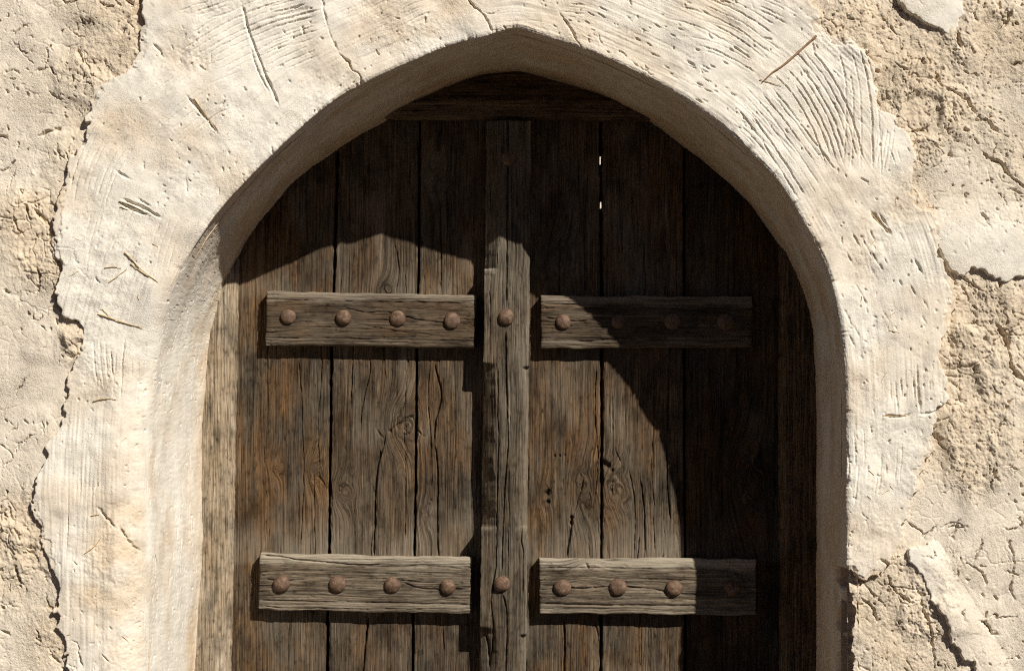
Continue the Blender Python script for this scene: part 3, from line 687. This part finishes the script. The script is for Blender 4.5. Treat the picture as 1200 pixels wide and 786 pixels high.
# ------------------------------------------------------------------ wood
def smear(U, V, knots, kx=1.0):
    """grain coordinate bent round knots"""
    gu = U.copy()
    for x, y, a, b in knots:
        r = np.sqrt(((U - x) / a) ** 2 + ((V - y) / b) ** 2); wgt = np.exp(-(r / 1.25) ** 2)
        gu = gu * (1 - wgt) + (x + a * 1.2 * r + 9 * fbm(U / 12, V / 16, 3, 230)) * wgt
    return gu
SEAMS = {'left': [([(397, 60), (395, 200), (391, 330), (388, 430), (386, 600), (383, 786), (379, 1000)], 1.5), ([(495, 60), (492, 140), (490, 330), (488, 430), (486, 620), (483, 786), (480, 1000)], 1.25)],
         'right': [([(704, 60), (704, 180), (705, 420), (705, 600), (704, 786), (703, 1000)], 1.5), ([(802, 60), (802, 180), (802, 420), (803, 640), (803, 786), (803, 1000)], 1.2)]}
WCR = Relief(); WCH = Relief()
for s in SEAMS.values():
    for p, wd in s: WCR.line(p, wd, 26, .35, ends=False)
for p, wd, dp in [([(433, 420), (434, 436), (427, 465), (422, 500)], .85, 6), ([(464, 290), (467, 318), (464, 345)], .8, 5), ([(447, 524), (443, 545), (440, 580), (438, 655)], 1.2, 10), ([(452, 508), (449, 524), (444, 542)], 1.0, 8),
                  ([(432, 720), (428, 760), (424, 800)], 1.2, 9), ([(509, 425), (514, 445), (517, 465), (511, 490), (509, 520)], 1.0, 8), ([(510, 520), (513, 560), (512, 600), (514, 655)], 1.0, 8),
                  ([(350, 420), (353, 465), (354, 510), (356, 552), (352, 640)], .8, 5), ([(371, 430), (372, 470), (372, 495)], .55, 2), ([(313, 440), (313, 500), (309, 535), (314, 560), (316, 640)], .55, 2.5),
                  ([(335, 450), (335, 540)], .5, 2), ([(371, 555), (380, 566), (381, 572)], 1.0, 4), ([(455, 506), (466, 498), (480, 490), (488, 484)], 1.2, 6), ([(440, 500), (447, 510), (455, 517)], .8, 4),
                  ([(487, 500), (496, 510), (502, 508)], .8, 3), ([(470, 512), (482, 506)], .7, 3), ([(532, 420), (534, 500), (531, 560)], .5, 2.5), ([(519, 730), (520, 770)], .7, 4), ([(340, 720), (338, 786)], .5, 2.5),
                  ([(690, 200), (684, 260), (686, 345)], .9, 5), ([(680, 255), (687, 235)], .7, 4), ([(669, 602), (669, 618), (666, 640), (665, 655)], 1.5, 10), ([(684, 556), (681, 572), (676, 590), (671, 605)], .9, 6),
                  ([(678, 552), (683, 560), (687, 552)], .8, 4), ([(660, 720), (662, 750), (660, 800)], 1.2, 9), ([(638, 590), (640, 610), (639, 640)], .6, 3), ([(736, 548), (741, 570), (744, 600), (743, 660)], .7, 5),
                  ([(750, 560), (754, 590), (756, 650)], 1.1, 7), ([(720, 524), (724, 534), (730, 545)], .7, 3), ([(765, 600), (768, 650)], .7, 4), ([(697, 724), (701, 745), (703, 770)], 1.0, 5),
                  ([(752, 725), (750, 786)], .6, 3), ([(640, 440), (634, 470), (628, 500)], .5, 2), ([(776, 560), (779, 640)], .5, 3), ([(545, 430), (546, 520)], .5, 2.5),
                  ([(845, 420), (847, 786)], .6, 3), ([(868, 150), (872, 285)], .8, 4), ([(740, 180), (744, 330)], .6, 3), ([(460, 150), (455, 220), (462, 280)], .6, 3), ([(530, 150), (528, 300)], .7, 3),
                  ([(345, 200), (348, 330)], .6, 3), ([(320, 240), (322, 330)], .5, 2.5)]:
    WCR.line(p, wd, dp, .45, patchy=.15)
for x, y, wd, dp in [(641, 578, 3.2, 9), (642, 588, 2.6, 7), (643, 575, 2.0, 8), (712, 546, 4.2, 8), (708, 543, 4, 8), (717, 551, 2.5, 5), (650, 534, 1.5, 4), (656, 534, 1.5, 4), (662, 533, 1.2, 3), (669, 612, 2.4, 9), (670, 606, 2.2, 8), (505, 586, 1.5, 4), (503, 591, 1.2, 3), (457, 505, 2.2, 6), (383, 572, 1.6, 3)]:
    WCH.stamp(np.array([x]), np.array([y]), np.array([wd]), np.array([float(dp)]))
RWOOD = np.random.RandomState(33)
for k in range(34):
    x = RWOOD.uniform(285, 800); y = RWOOD.uniform(150, 640); L = RWOOD.uniform(60, 190)
    WCR.line([(x, y), (x + RWOOD.normal(0, 2), y + L * .35), (x + RWOOD.normal(0, 2), y + L * .7), (x + RWOOD.normal(0, 2) - L * .008, y + L)], RWOOD.uniform(.4, .8), RWOOD.uniform(3, 7), .5, patchy=.2)
for k in range(950):                                   # hairline checks along the grain
    x = RWOOD.uniform(280, 910); y = RWOOD.uniform(150, 780); L = RWOOD.choice([10, 25, 60, 110], p=[.4, .35, .18, .07]) * RWOOD.uniform(.5, 1.3)
    WCR.line([(x, y), (x + RWOOD.normal(0, .7), y + L / 2), (x + RWOOD.normal(0, 1.2) - L * .006, y + L)], RWOOD.uniform(.33, .62), RWOOD.uniform(.8, 3.2), .3, patchy=.3)
KNOTS = [(478, 497, 17, 22), (373, 552, 9, 16), (688, 575, 13, 26), (724, 572, 14, 20), (511, 205, 9, 22), (640, 580, 6, 14), (405, 575, 10, 14), (325, 544, 6, 10), (880, 570, 20, 40), (660, 300, 12, 20), (455, 340, 9, 10), (500, 605, 7, 12)]

def panel(name, u0, u1, side, leaf, slit=None):
    ux = np.arange(u0, u1, .62); vy = np.r_[np.arange(96, 860, 1.5)]
    Xl, _ = at(ux, np.full(ux.shape, 500.0), 0.0); _, Zl = at(np.full(vy.shape, 600.0), vy, 0.0)
    Zl = np.r_[Zl, np.linspace(Zl[-1], .03, 20)[1:]]
    Zl = Zl[Zl < at(600, 126, 0)[1]]
    XX, ZZ = np.meshgrid(Xl, Zl); U, V = project(XX, 0.0, ZZ)
    sx = [np.interp(V, [q[1] for q in p], [q[0] for q in p]) for p, _ in SEAMS[side]]
    pid = (U > sx[0]).astype(int) + (U > sx[1]).astype(int)
    base = 0 if side == 'left' else 3
    offs = np.array([0, .9, -.8, .4, -.5, .3])[pid + base]; tones = np.array([.35, .62, .50, .42, .5, -.55])[pid + base]  # right-most plank toned near black: its shade is put into the colour
    lo = np.select([pid == 0, pid == 1], [np.full(U.shape, float(u0)), sx[0]], sx[1]); hi = np.select([pid == 0, pid == 1], [sx[0], sx[1]], np.full(U.shape, float(u1)))
    c = np.clip((U - lo) / (hi - lo) * 2 - 1, -1, 1)
    gu = smear(U, V, KNOTS) + 2.5 * fbm(U / 60, V / 160, 2, 240) + V * .006
    pd = pid + base
    H = offs + 1.0 * (1 - c * c) * np.array([1, -1, 1, 1, -1, 1])[pd] + .5 * fbm(U / 50, V / 90, 2, 244)
    H = H + .55 * fbm(gu / 5.0 + pd * 31, V / 120, 2, 248) + .55 * fbm(gu / 1.8 + pd * 17, V / 80, 2, 252)
    H = H - 1.4 * np.exp(-np.minimum(U - lo, hi - U) / 2.0)
    H = H - WCR.sample(U, V) - WCH.sample(U, V)
    for x, y, a, b in KNOTS:
        H = H + .8 * np.exp(-((U - x) / a) ** 2 - ((V - y) / b) ** 2) * (1 + np.sin(gu * 1.1))
    co = np.stack([XX, -H * .001, ZZ], -1) - ORIGIN[leaf.name]
    keep = np.ones(U.shape, bool)
    if slit is not None:
        for a, b, wd in slit: keep &= ~((np.abs(U - sx[0]) < wd) & (V > a) & (V < b))
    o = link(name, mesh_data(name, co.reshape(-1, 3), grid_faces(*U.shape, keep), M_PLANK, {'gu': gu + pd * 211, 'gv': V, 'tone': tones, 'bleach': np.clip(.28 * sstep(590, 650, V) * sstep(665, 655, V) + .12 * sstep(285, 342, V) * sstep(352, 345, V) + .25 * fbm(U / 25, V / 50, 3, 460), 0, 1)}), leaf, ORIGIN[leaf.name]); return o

def slab(name, quad, Yf, thick, horizontal, hfun, mat, parent, tone, seed, step=(.8, 1.2), rag=2.0, knots=(), bleach=None):
    """a board whose front face is modelled from a quad of photograph pixels (TL, TR, BR, BL), its sides running back"""
    q = np.array(quad, float); wx, wz = at(q[:, 0], q[:, 1], Yf)
    W = max(abs(q[1, 0] - q[0, 0]), 2); Hh = abs(q[3, 1] - q[0, 1])
    sa, sb = (step[1], step[0]) if horizontal else (step[0], step[1])
    na, nb = int(W / sa) + 2, int(Hh / sb) + 2
    a, b = np.meshgrid(np.linspace(0, 1, na), np.linspace(0, 1, nb))
    bl = lambda c: (c[0] * (1 - a) + c[1] * a) * (1 - b) + (c[3] * (1 - a) + c[2] * a) * b
    X, Z = bl(wx), bl(wz); U, V = project(X, Yf, Z)
    de = [a * W, (1 - a) * W, b * Hh, (1 - b) * Hh]; e = np.minimum(np.minimum(de[0], de[1]), np.minimum(de[2], de[3]))
    # ragged outline, and a little warp
    if horizontal: Z = Z + .0014 * fbm(U / 130, U * 0, 2, seed + 30)
    m = .0015
    X = X + m * rag * (.5 * fbm(V / 9, U * 0, 3, seed) * np.exp(-de[0] / 5) + .5 * fbm(V / 9, U * 0, 3, seed + 3) * np.exp(-de[1] / 5))
    Z = Z + m * rag * (.8 * fbm(U / 22, V * 0, 3, seed + 6) * np.exp(-de[2] / 5) + .8 * fbm(U / 22, V * 0, 3, seed + 9) * np.exp(-de[3] / 5))
    gu, gv = (V, U) if horizontal else (U, V)
    gu = gu.copy()
    for x, y, ka, kb in knots:
        r = np.sqrt(((U - x) / ka) ** 2 + ((V - y) / kb) ** 2); wg = np.exp(-(r / 1.2) ** 2)
        gu = gu * (1 - wg) + ((y if horizontal else x) + min(ka, kb) * 1.3 * r) * wg
    gu = gu + 2.2 * fbm(gu / 40, gv / 90, 2, seed + 12)
    H = hfun(U, V, a, b, W, Hh) + .5 * fbm(gu / 5, gv / 110, 2, seed + 14) + .65 * fbm(gu / 1.9, gv / 80, 2, seed + 16) - 1.6 * np.exp(-e / 1.3)
    co = np.stack([X, Yf - H * .001, Z], -1)
    # two more rings of vertices: the sides
    def pad(v): return np.pad(v, 1, 'edge')
    blc = bleach(U, V, a, b) if bleach else np.zeros_like(U)
    co = np.stack([pad(co[..., i]) for i in range(3)], -1)
    rim = np.ones(co.shape[:2], bool); rim[1:-1, 1:-1] = False
    co[..., 1][rim] = Yf + thick
    gu, gv = pad(gu), pad(gv); gu = gu + rim * 9
    org = co.reshape(-1, 3).mean(0)
    o = link(name, mesh_data(name, (co - org).reshape(-1, 3), grid_faces(*co.shape[:2]), mat, {'gu': gu + seed * 7.7, 'gv': gv, 'tone': np.full(gu.shape, tone), 'bleach': pad(blc)}), parent, org)
    return o

LEAFL = empty('door_leaf', (at(290, 786, 0)[0], 0, .03), 'dark plank door leaf mostly in sun, all its crossbar studs lit, beside the centre strip', 'door', 'two leaves of the arched door')
LEAFR = empty('door_leaf', (at(905, 786, 0)[0], 0, .03), 'dark plank door leaf half in shadow, carrying the studded centre strip', 'door', 'two leaves of the arched door')
panel('plank_panel', 226, 592, 'left', LEAFL)
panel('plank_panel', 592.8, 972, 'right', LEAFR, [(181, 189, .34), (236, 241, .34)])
# boards behind the seams, so that no light comes through except at the slit
def batten(px, y0, y1, leaf):
    x0, z0 = at(px - 9, y1, .032); x1, z1 = at(px + 9, y0, .032)
    z0 = max(float(z0), .03)
    v = np.array([[x, y, z] for x in (x0, x1) for y in (.030, .05) for z in (z0, z1)]) - ORIGIN[leaf.name]
    f = np.array([[0, 1, 3, 2], [4, 6, 7, 5], [0, 4, 5, 1], [2, 3, 7, 6], [0, 2, 6, 4], [1, 5, 7, 3]])
    n = len(v)
    link('back_batten', mesh_data('back_batten', v, f, M_PLANK, {'gu': np.arange(n) * 5., 'gv': np.zeros(n), 'tone': np.zeros(n)}, False), leaf, ORIGIN[leaf.name])
for x in (391, 488): batten(x, 96, 1600, LEAFL)
batten(592, 96, 1600, LEAFR); batten(803, 96, 1600, LEAFR); batten(704, 96, 176, LEAFR); batten(704, 246, 1600, LEAFR)

BCR = Relief()
YBAR, TB = -.027, .027
for p, wd, dp in [  # beads and checks of the crossbars
        ([(312, 351), (400, 353), (480, 354), (558, 356)], .75, 3), ([(312, 396), (400, 397), (480, 398), (557, 399)], .8, 3), ([(312, 399.5), (420, 401), (557, 402.5)], .5, 1.5),
        ([(634, 356), (720, 356), (800, 357), (882, 357)], .75, 3), ([(634, 399), (720, 398), (800, 398), (881, 397)], .8, 3),
        ([(400, 360), (430, 366), (455, 366), (500, 376), (557, 380)], .8, 4), ([(470, 360), (495, 362), (530, 352)], .5, 2), ([(420, 380), (455, 386), (470, 389), (520, 394)], .7, 3), ([(540, 384), (557, 379)], .7, 3),
        ([(314, 374), (350, 376), (376, 381)], .5, 2), ([(500, 380), (530, 384), (557, 386)], .6, 2.5), ([(634, 371), (655, 374), (680, 376), (715, 371)], .8, 4), ([(634, 381), (680, 382), (720, 383)], .5, 2),
        ([(668, 397), (676, 400), (700, 399)], 1.0, 4), ([(700, 372), (745, 362), (800, 361), (850, 370)], .6, 3), ([(740, 390), (790, 384), (850, 390)], .5, 2),
        ([(306, 651), (330, 652), (352, 656), (395, 660), (425, 662), (450, 661)], 1.0, 5), ([(400, 661), (450, 664), (500, 663), (552, 668)], .8, 4), ([(303, 679), (330, 680), (350, 679), (362, 678)], .8, 4),
        ([(426, 678), (450, 678), (470, 680), (520, 684)], .7, 4), ([(470, 682), (500, 690), (552, 690)], .9, 4), ([(303, 703), (370, 705), (440, 706), (552, 709)], .8, 3), ([(303, 710), (370, 713), (552, 714)], .8, 3),
        ([(350, 690), (400, 695), (450, 698)], .5, 2), ([(330, 668), (400, 671), (470, 673)], .5, 2.5), ([(440, 668), (500, 671), (552, 675)], .5, 2),
        ([(632, 665), (690, 665), (760, 667), (886, 669)], .8, 3), ([(632, 686), (650, 686), (680, 689), (700, 688), (720, 686)], .9, 5), ([(720, 686), (760, 690), (800, 696), (880, 700)], .9, 4), ([(632, 707), (720, 709), (800, 710), (886, 712)], .8, 3),
        ([(632, 715), (720, 716), (886, 718)], .5, 2), ([(740, 678), (800, 680), (880, 684)], .6, 3), ([(685, 657), (689, 664), (692, 669)], 1.2, 5), ([(650, 674), (690, 677), (740, 676)], .5, 2), ([(760, 700), (820, 703)], .5, 2)]:
    BCR.line(p, wd, dp, .35, patchy=.2)
RB = np.random.RandomState(5)
for (x0, x1, y0, y1) in ((312, 557, 345, 404), (634, 881, 350, 404), (304, 552, 654, 715), (633, 885, 658, 717)):
    for k in range(150):
        x = RB.uniform(x0, x1 - 10); y = RB.uniform(y0, y1); L = RB.choice([8, 20, 50], p=[.45, .4, .15]) * RB.uniform(.6, 1.3)
        BCR.line([(x, y), (x + L / 2, y + RB.normal(0, .8) + L * .01), (min(x + L, x1), y + RB.normal(0, 1.2) + L * .02)], RB.uniform(.35, .65), RB.uniform(.8, 2.4), .3, patchy=.3)
    for x in (x0, x1):
        for k in range(12):
            y = RB.uniform(y0, y1); L = RB.uniform(4, 16) * (1 if x == x0 else -1)
            BCR.line([(x, y), (x + L / 2, y + .3), (x + L, y + RB.normal(0, .8))], .6, RB.uniform(1.5, 3), .2, ends=False)
def bar_h(U, V, a, b, W, Hh):
    h = -BCR.sample(U, V)
    h = h - 1.2 * sstep(.2, .17, b) - 1.0 * sstep(.80, .83, b)       # the beaded margins sit a little lower
    return h + .9 * fbm(U / 60, V / 20, 2, 260) - 1.5 * np.exp(-np.minimum(b, 1 - b) * Hh / 2.5)
def bar_bleach(amt, sd_):
    return lambda U, V, a, b: np.clip(amt * sstep(.22, .10, b + .06 * fbm(U / 35, V * 0, 3, sd_)) + .35 * amt * sstep(.78, .86, b) + .35 * amt * fbm(U / 45, V / 10, 3, sd_ + 5), 0, .9)
def strip_bleach(U, V, a, b):
    return np.clip(.7 * (np.abs(V - 317.5) < 3.5) * (a < .24) + .25 * (np.abs(V - 619) < 2.2) * ((a < .26) | (a > .76)) + .3 * sstep(.85, .97, a) + .3 * fbm(U / 16, V / 60, 3, 470) + .05, 0, .9)
def stud_mesh(seed):
    rs = np.random.RandomState(seed); n, m = 28, 12
    prof = [(1.0, -.35), (1.0, 0), (1.02, .10), (.98, .26), (.88, .42), (.74, .55), (.58, .65), (.40, .72), (.2, .755)]
    v = []; R0 = .0139
    ph = rs.uniform(0, 6.28, 6)
    for i, (r, h) in enumerate(prof):
        for k in range(n):
            t = 2 * math.pi * k / n
            rr = r * (1 + .022 * math.sin(2 * t + ph[0]) + .016 * math.sin(3 * t + ph[1]) + .006 * math.sin(7 * t + ph[2] + i * .5))
            hh = h + (.018 * math.sin(3 * t + ph[3] + i * .5) + .012 * math.sin(5 * t + ph[4] - i * .6)) * (i > 1)
            v.append((R0 * rr * math.cos(t), -R0 * hh, R0 * rr * math.sin(t)))
    v.append((0, -R0 * .765, 0)); top = len(v) - 1
    f = []
    for i in range(len(prof) - 1):
        for k in range(n): f.append((i * n + k, i * n + (k + 1) % n, (i + 1) * n + (k + 1) % n, (i + 1) * n + k))
    me = bpy.data.meshes.new('stud'); b0 = (len(prof) - 1) * n
    me.from_pydata(v, [], f + [(b0 + k, b0 + (k + 1) % n, top) for k in range(n)]); me.update()
    for p in me.polygons: p.use_smooth = True
    me.materials.append(M_RUST); return me
STUDS = [stud_mesh(s) for s in range(5)]
_k = [0]
def stud(px, py, Y, parent, s=1.0):
    x, z = at(px, py, Y); o = link('stud', STUDS[_k[0] % 5], parent, (float(x), Y, float(z))); _k[0] += 1
    o.rotation_euler = Matrix.Rotation(RB.normal(0, .08), 3, 'X').to_euler(); o.rotation_euler.rotate(Matrix.Rotation(RB.normal(0, .08), 3, 'Z')); o.rotation_euler.y = RB.uniform(0, 6.28)
    s *= RB.uniform(.93, 1.07); o.scale = (s * RB.uniform(.95, 1.04), s * RB.uniform(.72, 1.05), s); return o

UL = slab('crossbar', [(312, 341), (558, 345.5), (557, 407), (311, 404)], YBAR, TB, True, bar_h, M_BARB, LEAFL, .42, 500, bleach=bar_bleach(.45, 480))
UR = slab('crossbar', [(634, 346), (882, 346.5), (881, 405.5), (634, 407.5)], YBAR, TB, True, bar_h, M_BARB, LEAFR, .42, 520, bleach=bar_bleach(.45, 482))
LL = slab('crossbar', [(304.5, 648), (552.5, 654), (552, 719), (303, 714.5)], YBAR, TB, True, bar_h, M_BAR, LEAFL, .60, 540, bleach=bar_bleach(.85, 484))
LR = slab('crossbar', [(632, 653.5), (886, 656), (886, 721), (632.5, 719)], YBAR, TB, True, bar_h, M_BAR, LEAFR, .62, 560, bleach=bar_bleach(.85, 486), knots=[(689, 665, 12, 7), (683, 688, 16, 7)])
for bar, pts in ((UL, [(338, 371), (403, 372), (466, 373), (530, 375.5)]), (UR, [(660, 377), (725, 376.5), (788, 376.5), (850, 377)]),
                 (LL, [(330, 683.5), (395.5, 684), (460, 685), (525, 687)]), (LR, [(659, 688), (724, 687.5), (790, 689), (858, 689)])):
    for x, y in pts: stud(x, y, YBAR - .0005, bar, 1.0 + RB.uniform(-.05, .05))

SCR = Relief()
for p, wd, dp in [([(596, 140), (595, 200), (594, 300), (593, 360)], .9, 7), ([(593, 385), (593, 430), (594, 470), (595, 520), (590, 600), (588, 672)], .85, 6), ([(588, 695), (594, 720), (592, 800)], 1.0, 7),
                  ([(583, 430), (583, 480), (584, 520), (582, 610), (581, 660), (576, 700), (578, 740), (574, 786)], .9, 6), ([(604, 380), (602, 430), (603, 480)], .5, 2.5), ([(583, 290), (582, 330), (582, 420)], .5, 2),
                  ([(612, 618), (610, 632), (613, 650), (612, 700)], .9, 4), ([(596, 545), (596, 600), (595, 680)], .7, 4), ([(604, 440), (605, 520), (602, 590)], .5, 2.5), ([(568, 740), (572, 756), (574, 786)], 1.4, 6),
                  ([(574, 330), (574, 420)], .8, 3), ([(610, 440), (611, 560), (609, 610)], .4, 2), ([(588, 300), (589, 420)], .4, 1.6), ([(600, 180), (604, 300)], .5, 2), ([(577, 620), (575, 700)], .4, 1.5)]:
    SCR.line(p, wd, dp, .35, patchy=.12)
for k in range(130):
    x = RB.uniform(566, 620); y = RB.uniform(145, 780); L = RB.choice([10, 25, 60], p=[.4, .4, .2]) * RB.uniform(.6, 1.3)
    SCR.line([(x, y), (x + RB.normal(0, .6), y + L / 2), (x + RB.normal(0, .9) - L * .008, y + L)], RB.uniform(.35, .6), RB.uniform(.8, 2.2), .3, patchy=.3)
YS, TS = -.050, .050
def strip_h(U, V, a, b, W, Hh):
    h = -SCR.sample(U, V)
    dl, dr = a * W, (1 - a) * W
    def block(y0, y1, e0, e1): return sstep(y0 - e0, y0 + e0, V) * sstep(y1 + e1, y1 - e1, V)
    bl = block(314.5, 428, .9, 4.0) + block(617, 738, .9, 5.0) + block(100, 152, 2, 6)
    br = block(302, 430, 16.0, 1.0) + block(616.5, 744, .9, 1.0) + block(100, 156, 2, 6)
    cut = lambda d, w_: np.clip(1 - d / w_, 0, 1)
    wob = 1 + .3 * fbm(V / 18, U * 0, 3, 280)
    h = h - (23 + 7 * sstep(530, 600, V) * sstep(640, 610, V)) * cut(dl, 15.5 * wob + 3 * sstep(530, 600, V)) * (1 - np.clip(bl, 0, 1)) - 13 * cut(dr, 9.0 * wob) * (1 - np.clip(br, 0, 1))
    h = h - 2.2 * np.exp(-((V - 322) / 3) ** 2) * (dl < 8) + .8 * fbm(U / 20, V / 70, 2, 284)
    return h - 6 * sstep(745, 800, V) * np.exp(-dl / 8)
STRIP = slab('centre_strip', [(570, 141), (622.5, 142), (609, 1640), (551, 1640)], YS, TS, False, strip_h, M_BAR, LEAFR, -.05, 600, bleach=strip_bleach, step=(.6, 1.3), rag=1.6)
stud(595.5, 185.5, YS - .0005, STRIP, 1.0); stud(593.3, 371.5, YS - .0005, STRIP, 1.0); stud(588.3, 683.5, YS - .0005, STRIP, 1.03)

# ------------------------------------------------------------------ the door frame
FRAME = empty('door_frame', (0, -.03, 0), 'old timber frame of two jambs and a lintel between the arch reveal and the leaves', 'door frame')
JCR = Relief()
for p, wd, dp in [([(262, 340), (261, 480), (259, 640), (256, 800)], .7, 4), ([(267, 330), (266, 500), (263, 700), (262, 800)], .5, 3), ([(250, 400), (250, 520), (246, 660), (244, 800)], .6, 3), ([(243, 560), (241, 640), (238, 700)], .7, 3),
                  ([(922, 300), (923, 500), (924, 800)], .8, 4), ([(928, 310), (929, 500), (931, 800)], .8, 4), ([(938, 340), (940, 560), (938, 800)], .7, 3), ([(948, 420), (947, 640)], .6, 3)]:
    JCR.line(p, wd, dp, .35, patchy=.2)
def jamb_left(U, V, a, b, W, Hh):
    xr = (1 - a) * W
    return -JCR.sample(U, V) - 20 * np.clip(1 - xr / 13.0, 0, 1) * (xr < 13) + 1.0 * fbm(U / 14, V / 70, 2, 290)
def jamb_right(U, V, a, b, W, Hh):
    xl = a * W
    return -JCR.sample(U, V) - 16 * np.clip(1 - xl / 8.0, 0, 1) - 3 * np.exp(-((xl - 12) / 1.5) ** 2) + 1.0 * fbm(U / 14, V / 70, 2, 295)
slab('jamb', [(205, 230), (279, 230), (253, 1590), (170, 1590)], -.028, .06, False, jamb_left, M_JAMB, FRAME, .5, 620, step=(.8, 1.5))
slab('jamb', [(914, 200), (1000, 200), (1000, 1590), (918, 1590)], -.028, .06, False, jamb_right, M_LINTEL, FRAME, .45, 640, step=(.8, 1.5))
def lintel_h(U, V, a, b, W, Hh): return 1.5 * fbm(U / 70, V / 8, 3, 300) - 2.2 * np.exp(-((V - 128 - 1.5 * fbm(U / 50, V * 0, 2, 305)) / 1.3) ** 2)
slab('lintel', [(380, 117), (830, 118), (830, 139), (380, 137)], -.028, .06, True, lintel_h, M_LINTEL, FRAME, .6, 660)
def head_h(U, V, a, b, W, Hh):
    return 2.5 * fbm(U / 28, V / 14, 3, 310) - 10 * sstep(.2, .6, fbm(U / 30, V / 5, 2, 314)) * sstep(105, 90, V)
slab('head_board', [(420, 55), (790, 55), (790, 121), (420, 120)], -.012, .05, True, head_h, M_LINTEL, FRAME, .25, 680)

# ------------------------------------------------------------------ beyond the door: a pale wall added so the open seam shows bright
by = 4.2; bx_ = np.linspace(-1.2, 2.6, 60); bz_ = np.linspace(0, 3.6, 50); BX, BZ = np.meshgrid(bx_, bz_)
fr = np.stack([BX, by + .01 * fbm(BX * 3, BZ * 3, 3, 700), BZ], -1); nb_, na_ = BX.shape
bk = fr.copy(); bk[..., 1] = by + .3
v = np.concatenate([fr.reshape(-1, 3), bk.reshape(-1, 3)]); n0 = BX.size
ii = np.arange(n0).reshape(nb_, na_); loop_ = np.r_[ii[0, :-1], ii[:-1, -1], ii[-1, :0:-1], ii[:0:-1, 0]]; l2 = np.roll(loop_, -1)
f = np.concatenate([grid_faces(nb_, na_), grid_faces(nb_, na_, None, True) + n0, np.stack([loop_, loop_ + n0, l2 + n0, l2], 1)])
cw = link('added_wall', mesh_data('added_wall', v, f, M_PLASTER, {'wear_tint': np.full(len(v), .1)}))
tag(cw, 'added pale wall behind the door, giving bright slivers in the open plank seam', 'wall')
